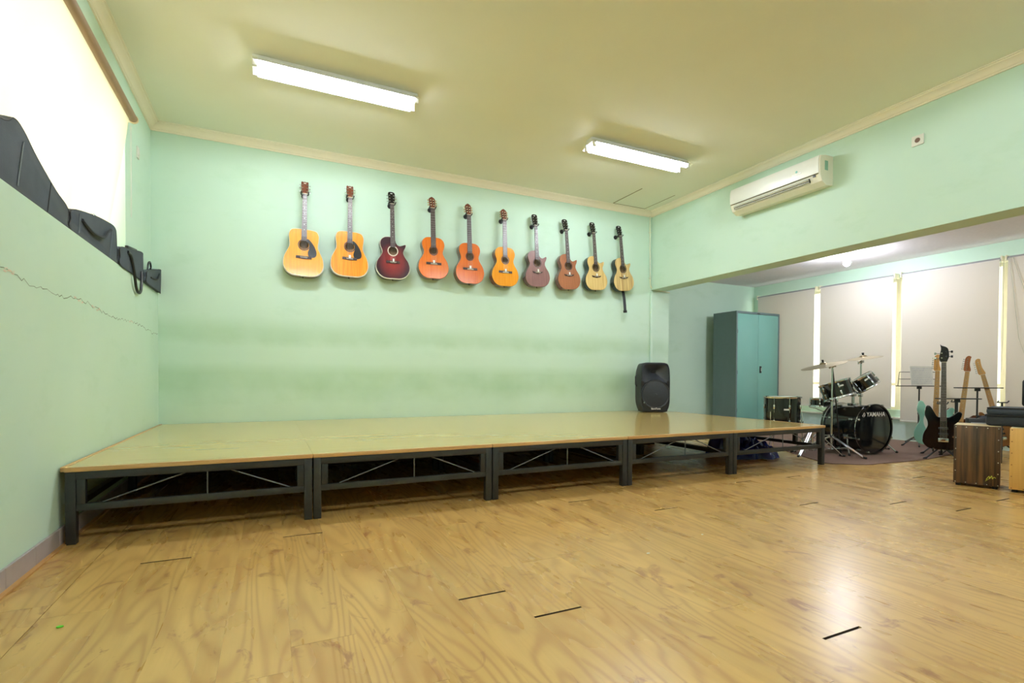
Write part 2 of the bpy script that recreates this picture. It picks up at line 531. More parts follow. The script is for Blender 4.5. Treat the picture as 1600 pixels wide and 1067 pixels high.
for k in range(-1, 45):
    x0 = .237 + PW * k; x1 = x0 + PW
    if k == -1: x0 = .036
    x1 = min(x1, XW)
    if k == -1: x1 -= .0022
    if x1 - x0 < .03: continue
    ytop = YB if x0 > 6.5 else 0.0
    j = JY.get(k, -3 - rp.uniform(0, 1.2))
    ys = []
    y = j
    while y < ytop: y += L
    while y > YF - L:
        ys.append(y); y -= L
    ys.sort()
    for a, b in zip(ys, ys[1:]):
        a2, b2 = max(a, YF), min(b, ytop)
        if b2 - a2 < .02: continue
        ga = .006 if any(kk == k and abs(v - a2) < .04 for kk, v in WIDE) else .0004
        gb = .006 if any(kk == k and abs(v - b2) < .04 for kk, v in WIDE) else .0004
        if b2 < -6.35 or (x0 < 6.2 and a2 > -1.35):
            far.box(x0 + .0003, x1 - .0003, a2 + .0004, b2 - .0004, -.0095, 0)
            continue
        key = (round(x1 - x0, 4), round(b2 - a2, 4), ga, gb)
        if key not in pcache:
            pcache[key] = True
            mb = MB().box(0 + .00015, x1 - x0 - .00015, ga, b2 - a2 - gb, -.0095, 0)
            o = obj('plank', mb, M_FLOOR, floor, False)
            o.data.materials.append(M_CORE)
            for p_ in o.data.polygons:
                if abs(p_.normal.y) > .5: p_.material_index = 1
            pcache[key] = o
        else:
            o = pcache[key].copy(); COL.objects.link(o)
        o.location = (x0, a2, 0)
        cnt += 1
print('planks', cnt)
obj('planks_out_of_view', far, M_FLOOR, floor, False, kind='stuff')

# ------------------------------------------------------------------ left window and blind
M_LBLIND = mat_cloth('sunlit_blind_cloth', (236, 222, 188), .55, (255, 242, 212), .8, .1)
wf = MB()
xg = -.285
for a, b in ((-4.7, -4.65), (-1.03, -.98), (-2.86, -2.80), (-1.93, -1.88), (-3.78, -3.72)):
    wf.box(xg - .03, xg + .03, a, b, LED, 2.99)
for a, b in ((LED, LED + .05), (2.94, 2.99)):
    wf.box(xg - .03, xg + .03, -4.65, -1.03, a, b)
w1 = struct('window_1', wf, M_CREAM, 'bright left window behind a pulled down cream blind', 'window')
obj('glass', MB().box(xg - .004, xg + .004, -4.65, -1.03, LED + .05, 2.94), M_GLASS, w1, False)
b1 = thing('roller_blind', 'glowing cream roller blind on a brown tube above the instrument bags', 'blind', (0, 0, 2.99))
obj('tube', MB().cyl((.0, -4.75, 0), (.0, -.98, 0), .030, n=20), mat('brown_blind_tube', (150, 122, 92), .45), b1)
obj('end_cap', MB().cyl((.0, -.98, 0), (.0, -.962, 0), .035, n=20), mat('cream_cap', (222, 205, 160), .4), b1)
obj('bracket', MB().box(-.055, -.02, -.975, -.955, -.03, .03), M_CREAM, b1, False)
fb = MB()
rows = 10
pv = []
for i in range(rows + 1):
    t = i / rows
    x = -.022 - .185 * t ** 1.1; z = -.01 - (2.98 - LED - .012) * t
    pv.append([fb.bm.verts.new((x + .003 * math.sin(j_ * 1.7 + t * 2), -4.72 + j_ * ((3.70 - .045 * t) / 12), z)) for j_ in range(13)])
for i in range(rows):
    for j_ in range(12):
        fb.bm.faces.new((pv[i][j_], pv[i][j_ + 1], pv[i + 1][j_ + 1], pv[i + 1][j_]))
obj('cloth', fb, M_LBLIND, b1)
ch = [(.03, -.955, -.03 - .01 * i) for i in range(2)]
obj('cord', MB().tube([(-.035, -.90, -.02), (-.035, -.90, -.75), (-.035, -.885, -.78), (-.035, -.87, -.75), (-.035, -.87, -.02)], .0016, 5), M_WHITE, b1)
s1 = thing('light_switch', 'small white wall switch to the right of the left window', 'switch', (-.055, -.56, 2.87))
obj('plate', MB().box(0, .010, -.035, .035, -.05, .05, bevel=.003), M_WHITE, s1)
obj('rocker', MB().box(.010, .016, -.016, .016, -.028, .028, bevel=.002), M_WHITE, s1)

# ------------------------------------------------------------------ alcove windows, blinds
M_ABLIND = mat_cloth('grey_sunscreen_cloth', (236, 230, 224), .20, (236, 226, 205), .55, .25, .03)
M_TUBE = mat('grey_metal_blind_tube', (176, 176, 180), .35, .4)
for i in range(4):
    ya, yb = YS[i + 1], YS[i]
    wf = MB()
    xo = XW + .07
    wf.box(xo, xo + .05, ya, ya + .045, .44, 2.40)
    wf.box(xo, xo + .05, yb - .045, yb, .44, 2.40)
    wf.box(xo, xo + .05, ya + .045, yb - .045, .44, .48)
    wf.box(xo, xo + .05, ya + .045, yb - .045, 2.35, 2.40)
    wf.box(xo, xo + .05, ya + .045, yb - .045, .80, .84)
    o = struct('window_%d' % (i + 2), wf, M_CREAM, 'alcove window in a cream frame behind the ' + ['leftmost', 'second', 'third', 'rightmost'][i] + ' grey blind', 'window')
    obj('glass', MB().box(xo + .02, xo + .026, ya + .045, yb - .045, .48, 2.35), M_GLASS, o, False)
blabel = ['leftmost grey roller blind, half behind the metal cabinet', 'grey roller blind directly behind the drum kit',
          'grey roller blind behind the music stand and bass', 'grey roller blind at the right edge with a hanging bead chain']
BY = [(.62, -.50, .455), (-.585, -1.70, .475), (-1.80, -2.91, .30), (-2.97, -4.10, .30)]
for i, (yb, ya, zb) in enumerate(BY):
    t = thing('roller_blind', blabel[i], 'blind', (9.30, (ya + yb) / 2, 2.405), (0, 0, 0), 'grey roller blinds over the alcove windows')
    h = (yb - ya) / 2
    obj('tube', MB().cyl((0, -h, 0), (0, h, 0), .026, n=18), M_TUBE, t)
    obj('cloth', MB().box(-.0275, -.026, -h + .01, h - .01, zb - 2.405, 0), M_ABLIND, t, False)
    obj('bottom_rail', MB().box(-.034, -.020, -h + .01, h - .01, zb - 2.425, zb - 2.40, bevel=.003), M_WHITE, t)
    for s_ in (-1, 1):
        obj('bracket', MB().box(-.035, .08, s_ * (h + .008) - .008, s_ * (h + .008) + .008, -.035, .04, bevel=.003), M_CREAM, t)
    cy = -h - .004 if i < 3 else h - .03
    obj('bead_chain', MB().tube([(-.036, cy, 0), (-.040, cy - (.02 if i < 3 else .10), -1.0), (-.04, cy - (.03 if i < 3 else .22), -1.42), (-.040, cy - (.035 if i < 3 else .30), -1.0), (-.036, cy - .03, 0)], .0028, 6), mat('bead_chain', (190, 188, 170), .4), t)

# pale wall added outside the alcove so less sky light reaches the blinds
struct('wall_outside_added', MB().box(12.6, 12.8, -7, 4, 0, 3.4), mat('outside_render_added', (214, 206, 188), .8), 'pale rendered wall added outside the alcove windows to dim the daylight', 'wall')

# ------------------------------------------------------------------ ceiling lights
M_TUBEL = mat_emit('fluorescent_tube', (236, 242, 250), TUBE)
M_FIX = mat('white_enamel', (240, 242, 244), .3, var=.01)
def fixture(x0, x1, yc, label):
    t = thing('ceiling_light', label, 'lamp', ((x0 + x1) / 2, yc, CEIL), (0, 0, 0), 'twin tube fluorescent battens on the cream ceiling')
    h = (x1 - x0) / 2
    obj('housing', MB().box(-h, h, -.05, .05, -.05, 0, bevel=.004), M_FIX, t)
    for s_ in (-1, 1):
        mb = MB()
        a = [(s_ * .05, -.045), (s_ * .126, -.083), (s_ * .129, -.080), (s_ * .05, -.038)]
        mb.loft([[mb.bm.verts.new((xx, p[0], p[1])) for p in a] for xx in (-h, h)])
        obj('reflector', mb, M_FIX, t, False)
        obj('fluorescent_tube', MB().cyl((-h + .04, s_ * .072, -.088), (h - .04, s_ * .072, -.088), .013, n=12), M_TUBEL, t)
        for e in (-1, 1):
            obj('lamp_holder', MB().box(e * (h - .02) - .018, e * (h - .02) + .018, s_ * .072 - .014, s_ * .072 + .014, -.105, -.04, bevel=.003), M_WHITE, t)
    return t
f0 = fixture(.886, 2.185, -1.60, 'left twin tube ceiling light, above the first guitars')
f1 = dup(f0, (4.66, -1.60, CEIL), None, 'right twin tube ceiling light, nearest the ceiling hatch')
for yy_, nm in ((-5.3, 'one row back'),):
    for xx_, sd in ((1.536, 'left'), (4.66, 'right')):
        dup(f0, (xx_, yy_, CEIL), None, 'twin tube ceiling light behind the photographer, %s, %s' % (sd, nm))
# alcove bulb
t = thing('ceiling_bulb', 'bare glowing bulb on the low white alcove ceiling', 'lamp', (8.22, -1.665, ZA))
obj('lamp_base', MB().lathe([(.055, 0), (.055, -.012), (.035, -.03), (.024, -.05), (.022, -.085)], n=24, cap=True), M_WHITE, t)
obj('bulb', MB().sphere((0, 0, -.135), .045, 20, (1, 1, 1.15)), mat_emit('bulb_glow', (236, 240, 250), BULB), t)
dup(t, (7.9, -5.2, ZA), None, 'unseen extra bulb added on the alcove ceiling to light the sheet music and drums')  # added bulb out of view, brightens the music page and bass drum front

# ------------------------------------------------------------------ air conditioner
def ac():
    t = thing('air_conditioner', 'white split air conditioner high on the beam wall', 'air conditioner', (W, -2.195, 2.90))
    h = .555
    prof = [(0, -.03), (-.10, -.04), (-.165, -.005), (-.195, .05), (-.205, .12), (-.205, .20), (-.190, .245), (-.12, .262), (0, .265)]
    mb = MB(); mb.loft([[mb.bm.verts.new((x, yy, z)) for x, z in prof] for yy in (-h, h)])
    obj('casing', mb, mat('ac_cream', (234, 232, 214), .35, var=.01), t)
    mb = MB()
    pf = [(-.206, .075), (-.210, .12), (-.210, .205), (-.196, .250), (-.150, .262), (-.150, .258), (-.190, .245), (-.204, .20), (-.204, .08)]
    mb.loft([[mb.bm.verts.new((x, yy, z)) for x, z in pf] for yy in (-h + .012, h - .003)])
    obj('front_panel', mb, M_WHITE, t)
    obj('outlet', MB().box(-.197, -.150, -h + .115, h - .05, .012, .052, rot=Matrix.Rotation(-.25, 3, 'Y')), mat('dark_slot', (30, 28, 26), .6), t, False)
    obj('louvre', MB().box(-.215, -.150, -h + .12, h - .055, .020, .026, rot=Matrix.Rotation(.45, 3, 'Y')), M_WHITE, t, False)
    obj('louvre', MB().box(-.200, -.140, -h + .12, h - .055, .000, .006, rot=Matrix.Rotation(.45, 3, 'Y')), M_WHITE, t, False)
    obj('panel_gap', MB().box(-.2085, -.2, -h + .02, h - .01, .066, .071), mat('panel_gap', (120, 112, 92), .7), t, False)
    obj('sensor', MB().box(-.203, -.196, -h + .05, -h + .075, .045, .062), M_BLACK, t, False)
    obj('badge', MB().box(-.2125, -.209, -.355, -.255, .128, .143), mat('badge_silver', (250, 250, 250), .2), t, False)
    obj('emblem', MB().cyl((-.209, -.305, .160), (-.2125, -.305, .160), .012, n=16), mat('emblem_teal', (120, 190, 185), .4), t)
    obj('energy_sticker', MB().box(-.13, -.08, -h - .0015, -h, .11, .205), mat('green_sticker', (140, 185, 165), .5), t, False)
    obj('power_cord', MB().tube([(-.004, .52, -.03), (-.004, .525, -.05), (-.004, .50, -.06)], .004, 6), M_WHITE, t)
ac()
t = thing('wall_socket', 'white power socket on the beam wall near the crown moulding', 'socket', (W, -3.51, 3.015))
obj('plate', MB().box(-.012, 0, -.047, .047, -.045, .045, bevel=.003), M_WHITE, t)
obj('socket_well', MB().cyl((-.0135, .0, 0), (-.010, 0, 0), .021, n=20), mat('socket_recess', (120, 96, 84), .6), t)

# conduits
t = thing('conduit', 'thin cream cable pipe in the corner beside the last guitar', 'pipe', (6.17, -.02, 2.23))
obj('pipe', MB().tube(spline([(-.012, 0, 1.09), (-.005, 0, .6), (0, 0, .3), (.006, 0, .09), (.022, 0, .035), (.07, 0, .005), (.16, -.002, -.012), (.38, -.002, -.022)], 6, False), .0095, 8), M_CONDUIT, t)
obj('clip', MB().box(-.02, .012, -.012, .02, .84, .855), M_CONDUIT, t, False)
obj('clip', MB().box(-.012, .018, -.012, .02, .16, .175), M_CONDUIT, t, False)
tag(obj('wall_duct', MB().box(6.19, 6.235, -.018, 0, .42, 2.19, bevel=.004), M_WALL), 'green painted cable duct running down to behind the loudspeaker', 'duct')
t = tag(obj('power_plug', MB().box(6.575, 6.63, -.03, 0, .415, .445, bevel=.004).xf(Matrix.Translation((-.09, 0, 0))), M_WHITE), 'small white plug lying on the stage right of the loudspeaker', 'plug')

# ================================================================== THE STAGE
SX0, SWM, SY, SH = .0264, 1.2222, -2.68, .41
deck_labels = ['leftmost stage platform, against the left wall', 'second stage platform from the left wall', 'middle one of the five stage platforms',
               'stage platform under the loudspeaker, fourth from the left wall', 'rightmost stage platform, nearest the drum kit']
for i in range(5):
    x0 = SX0 + SWM * i
    wd = SWM if i < 4 else 6.25 - x0
    t = thing('stage_platform', 'wood topped black steel ' + deck_labels[i], 'stage', (x0, 0, 0), (0, 0, 0), 'platforms joined into the long stage')
    a, b = .002, wd - .002
    obj('deck', MB().box(.0004, wd - .0004, SY + .012, -.012, SH - .022, SH), M_DECK, t, False)
    obj('deck_edge', MB().box(a, b, SY - .006, SY + .012, SH - .024, SH + .001, bevel=.003), M_DECK_EDGE, t)
    if i in (0, 4):
        xe = a if i == 0 else b
        obj('deck_edge', MB().box(xe - .008, xe + .008, SY + .012, -.012, SH - .024, SH + .001, bevel=.003) if i == 4 else MB().box(xe - .02, xe + .004, SY + .012, -.012, SH - .024, SH + .003, bevel=.003), M_DECK_EDGE, t)
    z1 = SH - .024
    for yy_ in (SY, -1.36, -.06):
        front = yy_ == SY
        obj('top_rail', MB().box(a + .002, b - .002, yy_, yy_ + .04, z1 - .042, z1, bevel=.002), M_STEEL, t)
        obj('lower_rail', MB().box(a + .04, b - .04, yy_ + .003, yy_ + .037, .175, .213, bevel=.002), M_STEEL, t)
        for xs in (a + .002, b - .048):
            obj('leg', MB().box(xs, xs + .046, yy_ - .002, yy_ + .046, 0, z1 - .001, bevel=.003), M_STEEL, t)
        if front or i == 4:
            for xs in (a + .05, b - .088):
                obj('upright', MB().box(xs, xs + .038, yy_ + .002, yy_ + .038, .213, z1 - .042, bevel=.002), M_STEEL, t)
            zz0, zz1 = .213, z1 - .043
            obj('brace_rod', MB().cyl((a + .13 * wd, yy_ + .02, zz0), (a + .44 * wd, yy_ + .02, zz1), .004, n=8), mat('bare_steel_rod', (120, 122, 126), .4, .8), t)
            obj('brace_rod', MB().cyl((a + .63 * wd, yy_ + .02, zz1), (a + .89 * wd, yy_ + .02, zz0), .004, n=8), mat('bare_steel_rod', (120, 122, 126), .4, .8), t)
            obj('brace_rod', MB().cyl((a + .53 * wd, yy_ + .02, zz1), (a + .53 * wd, yy_ + .02, zz0), .004, n=8), mat('bare_steel_rod', (120, 122, 126), .4, .8), t)
    for xs in (a + .004, b - .040):
        obj('side_rail', MB().box(xs, xs + .036, SY + .044, -.06, z1 - .040, z1 - .001), M_STEEL, t, False)
        obj('side_rail', MB().box(xs, xs + .036, SY + .044, -.06, .177, .211), M_STEEL, t, False)
    if i < 4:
        xa = a + (.24 if i == 0 else .05)
        obj('skirt_board', MB().box(xa, b - .05, -1.66, -1.648, .16, z1 - .002), mat('black_board', (14, 14, 14), .9), t, False)
    if i == 4:
        obj('side_upright', MB().box(b - .040, b - .004, SY + .30, SY + .338, .211, z1 - .04), M_STEEL, t, False)

# blue plastic sheet under the stage
def crumple(cx, cy, sx, sy, sz, seed, n=44):
    rr_ = random.Random(seed)
    mb = MB()
    waves = [(rr_.uniform(3, 16), rr_.uniform(0, 6), rr_.uniform(3, 16), rr_.uniform(0, 6), rr_.uniform(.2, 1)) for _ in range(9)]
    grid = []
    for i in range(n):
        row = []
        for j_ in range(n):
            u, v = 2 * i / (n - 1) - 1, 2 * j_ / (n - 1) - 1
            m_ = max(abs(u), abs(v)); l_ = math.hypot(u, v) or 1
            uu, vv = u * m_ / l_, v * m_ / l_
            r = math.hypot(uu, vv)
            h = (max(0, 1 - r ** 2.6)) ** .6
            q = sum(w_[4] * abs(math.sin(w_[0] * uu + w_[1]) * math.sin(w_[2] * vv + w_[3])) for w_ in waves) / 4.5
            edge = 1 + .12 * math.sin(5 * math.atan2(vv, uu) + seed) + .06 * math.sin(11 * math.atan2(vv, uu))
            row.append(mb.bm.verts.new((cx + uu * sx * edge, cy + vv * sy * edge, sz * h * (.45 + .75 * q))))
        grid.append(row)
    for i in range(n - 1):
        for j_ in range(n - 1):
            mb.bm.faces.new((grid[i][j_], grid[i + 1][j_], grid[i + 1][j_ + 1], grid[i][j_ + 1]))
    return mb
M_BLUE = mat('glossy_navy_plastic', (30, 46, 130), .16, var=.3, scale=8)
t = thing('tarpaulin', 'crumpled glossy navy blue plastic sheet under the right end of the stage', 'tarpaulin', (6.03, -1.93, 0))
obj('sheet', crumple(0, 0, .36, .27, .19, 2), M_BLUE, t)
obj('folded_bundle', crumple(-.14, .16, .30, .22, .34, 5), M_BLUE, t)

# ================================================================== LOUDSPEAKER
def speaker():
    t = thing('loudspeaker', 'black plastic loudspeaker standing at the back of the stage', 'speaker', (5.965, -.30, SH + .002), (0, 0, math.radians(-20)))
    Wd, H, D = .215, .70, .17
    def outline(s=1.0, n=8):
        pts = [(-.14, 0), (.14, 0), (.185, .03), (.212, .13), (.216, .35), (.213, .55), (.195, .655), (.15, .697), (0, .702), (-.15, .697), (-.195, .655), (-.213, .55), (-.216, .35), (-.212, .13), (-.185, .03)]
        return [((x * s), .35 + (z - .35) * s) for x, z in spline(pts, 6)]
    mb = MB()
    rr_ = []
    for s_, yy in ((.86, -D + .12), (.925, -D - .002), (.945, -D - .014), (.975, -D - .010), (.99, -D), (1.0, -D + .03), (.99, .02), (.86, .13), (.70, .16)):
        rr_.append([mb.bm.verts.new((x, yy, z)) for x, z in outline(s_)])
    mb.loft(rr_)
    obj('cabinet', mb, mat('speaker_plastic', (34, 37, 42), .5, bump=.25), t)
    # baffle below, flared horn above: both follow the cabinet outline
    ol = outline(.93)
    arc = [(.207 * math.cos(a_), .255 + .207 * math.sin(a_)) for a_ in [math.radians(q_) for q_ in range(44, 137, 6)]]
    low = [p for p in ol if p[1] < .395]
    k0 = max(range(len(low)), key=lambda k_: -low[k_][1] + (-1 if low[k_][0] > 0 else 0))
    right = sorted([p for p in low if p[0] > 1e-4], key=lambda p: math.atan2(p[1] - .3, p[0]))
    left = sorted([p for p in low if p[0] < -1e-4], key=lambda p: -math.atan2(p[1] - .3, -p[0]))
    poly = right + arc + left
    obj('baffle', MB().prism(poly, -D - .006, -D + .03), mat('speaker_plastic', (34, 37, 42), .5, bump=.25), t)
    up_r = sorted([p for p in ol if p[1] >= .395 and p[0] >= 0], key=lambda p: math.atan2(p[1] - .5, p[0]))
    up_l = sorted([p for p in ol if p[1] >= .395 and p[0] < 0], key=lambda p: -math.atan2(p[1] - .5, -p[0]))
    upper = up_r + up_l + arc[::-1]
    mouth = polar(upper, .565, 72)
    mb = MB()
    def blend(f, yy, rx=.042, rz=.024):
        out = []
        for k_, (x, z) in enumerate(mouth):
            a_ = 2 * PI * k_ / 72
            out.append(mb.bm.verts.new((x * (1 - f) + rx * math.cos(a_) * f, yy, z * (1 - f) + (.575 + rz * math.sin(a_)) * f)))
        return out
    mb.loft([blend(0, -D - .004), blend(.06, -D - .012), blend(.14, -D - .006), blend(.5, -D + .030), blend(.8, -D + .062), blend(1, -D + .085)], cap=False)
    obj('horn', mb, mat('horn_plastic', (46, 50, 58), .30), t)
    obj('horn_throat', MB().box(-.042, .042, -D + .083, -D + .088, .55, .60), M_RUBBER, t, False)
    g = MB().lathe([(.205, 0), (.205, .010), (.198, .018), (.190, .014), (.180, .008)], (0, -D - .010, .255), (0, -1, 0), 56)
    obj('woofer_ring', g, mat('horn_plastic', (40, 44, 50), .35), t)
    g = MB().lathe([(.188, .0), (.186, .010), (.12, .020), (.05, .024), (.001, .026)], (0, -D - .010, .255), (0, -1, 0), 56)
    gm = NT('perforated_steel_grille')
    vo = gm.n('ShaderNodeTexVoronoi'); vo.inputs['Scale'].default_value = 170
    gm.l(gm.coords(), vo.inputs['Vector'])
    gm.l(gm.ramp(vo.outputs['Distance'], [(.25, lin((12, 13, 15))), (.45, lin((46, 50, 58)))]), gm.b.inputs['Base Color'])
    gm.b.inputs['Roughness'].default_value = .45
    obj('grille', g, gm.m, t)
    obj('dust_cap', MB().lathe([(.018, 0), (.014, .006), (.001, .009)], (0, -D - .034, .255), (0, -1, 0), 20), mat('cap_grey', (52, 56, 62), .4), t)
    for s_ in (-1, 1):
        obj('side_port', MB().box(s_ * .188 - .022, s_ * .188 + .022, -D - .016, -D - .002, .375, .44, bevel=.004), M_RUBBER, t)
        obj('side_handle', MB().tube([(s_ * .212, -.02, .36), (s_ * .232, -.02, .39), (s_ * .235, -.02, .50), (s_ * .212, -.02, .54)], .010, 8), M_BLACK, t)
    text_part('brand_lettering', 'BareTone', .034, mat('white_print', (235, 235, 235), .5), t, Matrix.Translation((0, -D - .034, .052)) @ STAND, bold=.0008)
    obj('badge_plate', MB().box(-.055, .055, -D - .033, -D - .010, .036, .070, bevel=.003), M_BLACK, t)
    obj('badge', MB().cyl((-.165, -D - .018, .14), (-.165, -D - .026, .14), .011, n=12), M_CHROME, t)
speaker()

# ================================================================== METAL CABINET
def cabinet():
    x0, x1, yf, yb, H = 8.178, 9.250, .14, .64, 2.048
    t = thing('metal_cabinet', 'tall two door teal metal cabinet in the alcove', 'cabinet', (x0, yf, 0))
    w_, d_ = x1 - x0, yb - yf
    mg = mat('grey_blue_cabinet_paint', (104, 124, 127), .4, var=.04)
    md = mat('teal_door_paint', (122, 178, 168), .28, var=.03, scale=3)
    mb = MB()
    mb.box(0, .03, 0, d_, 0, H).box(w_ - .03, w_, 0, d_, 0, H).box(.03, w_ - .03, 0, d_, H - .035, H).box(.03, w_ - .03, 0, d_, 0, .08).box(.03, w_ - .03, d_ - .02, d_, .08, H - .035)
    obj('body', mb, mg, t, False)
    c = w_ / 2
    for i, (a, b) in enumerate(((.032, c - .002), (c + .002, w_ - .032))):
        d = obj('door', MB().box(a, b, .0, .02, .085, H - .040, bevel=.003), md, t)
        for zz in (.35, 1.0, 1.7):
            xx = a - .002 if i == 0 else b + .002
            obj('hinge', MB().cyl((xx, -.002, zz - .03), (xx, -.002, zz + .03), .006, n=8), mg, d)
        if i == 1:
            h = obj('lock_plate', MB().box(c + .035, c + .085, -.006, 0, .99, 1.11, bevel=.003), M_BLACK, d)
            obj('handle', MB().box(c + .052, c + .068, -.022, -.006, 1.02, 1.08, bevel=.004), M_CHROME, d)
    obj('hasp', MB().box(c - .03, c + .03, -.004, 0, H - .030, H - .015), M_BLACK, t, False)
cabinet()

# ================================================================== ACOUSTIC GUITARS
M_BOARD = mat('rosewood_fretboard', (72, 58, 60), .45, var=.15, scale=40)
M_FRETW = mat('nickel_fret', (170, 168, 172), .3, .8)
M_DOT = mat('pearl', (225, 225, 220), .3)
M_STRING = mat('string_metal', (190, 186, 176), .3, .6)
M_BRIDGE = mat('dark_bridge_wood', (58, 38, 34), .45)
M_IVORY = mat('ivory_plastic', (228, 218, 190), .35)
M_HOLE = mat('dark_inside_wood', (120, 88, 48), .8)
M_HEADWOOD = mat_wood('reddish_headstock', (96, 48, 32), (130, 68, 46), 'z', 50, .3, .5)
M_HEADBLACK = mat('black_headstock_lacquer', (24, 22, 26), .22)
M_GOLD = mat('brass', (196, 160, 90), .3, .9)

DREAD = [(0, 0), (.10, .004), (.160, .033), (.193, .085), (.199, .14), (.188, .205), (.160, .268), (.142, .312), (.141, .355), (.147, .41), (.146, .452), (.124, .492), (.070, .505), (0, .506)]
CLASS = [(0, 0), (.09, .004), (.150, .038), (.183, .095), (.188, .145), (.172, .205), (.138, .258), (.119, .300), (.121, .335), (.136, .378), (.140, .415), (.126, .455), (.090, .483), (.04, .491), (0, .492)]
def outline_for(kind, w_, h_):
    base, L0 = (DREAD, .506) if kind == 'dread' else (CLASS, .492)
    W0 = .398 if kind == 'dread' else .376
    sx, sz = w_ / W0, h_ / L0
    left = [(-x * sx, z * sz) for x, z in base[1:-1]]
    if kind == 'cutaway':
        right = [(x * sx, z * sz) for x, z in base[1:9]]
        right += [(.138 * sx, .368 * sz), (.148 * sx, .396 * sz), (.146 * sx, .412 * sz), (.134 * sx, .416 * sz), (.114 * sx, .404 * sz), (.088 * sx, .392 * sz), (.058 * sx, .398 * sz), (.036 * sx, .425 * sz), (.026 * sx, .462 * sz)]
        top = [(0.0, .482 * sz)]
        left = [(x, z) for x, z in left]
    else:
        right = [(x * sx, z * sz) for x, z in base[1:-1]]
        top = [(0, L0 * sz)]
    return spline([(0, 0)] + right + top + left[::-1], 10)

def star_mat(name, inner, outer, cz, r0, r1):
    t = NT(name)
    tc = t.n('ShaderNodeTexCoord')
    mp = t.n('ShaderNodeMapping'); mp.inputs['Location'].default_value = (0, 0, -cz); mp.inputs['Scale'].default_value = (1, 0, .85)
    t.l(tc.outputs['Object'], mp.inputs[0])
    ln = t.n('ShaderNodeVectorMath', operation='LENGTH'); t.l(mp.outputs[0], ln.inputs[0])
    f = t.noise(t.coords((1, 1, .05)), 60, 3)
    rr_ = t.math('ADD', ln.outputs['Value'], t.math('MULTIPLY', f, .02))
    col = t.ramp(rr_, [(r0, lin(inner)), (r1, lin(outer))])
    t.l(col, t.b.inputs['Base Color'])
    t.b.inputs['Roughness'].default_value = .22
    t.b.inputs['Coat Weight'].default_value = .5
    return t.m

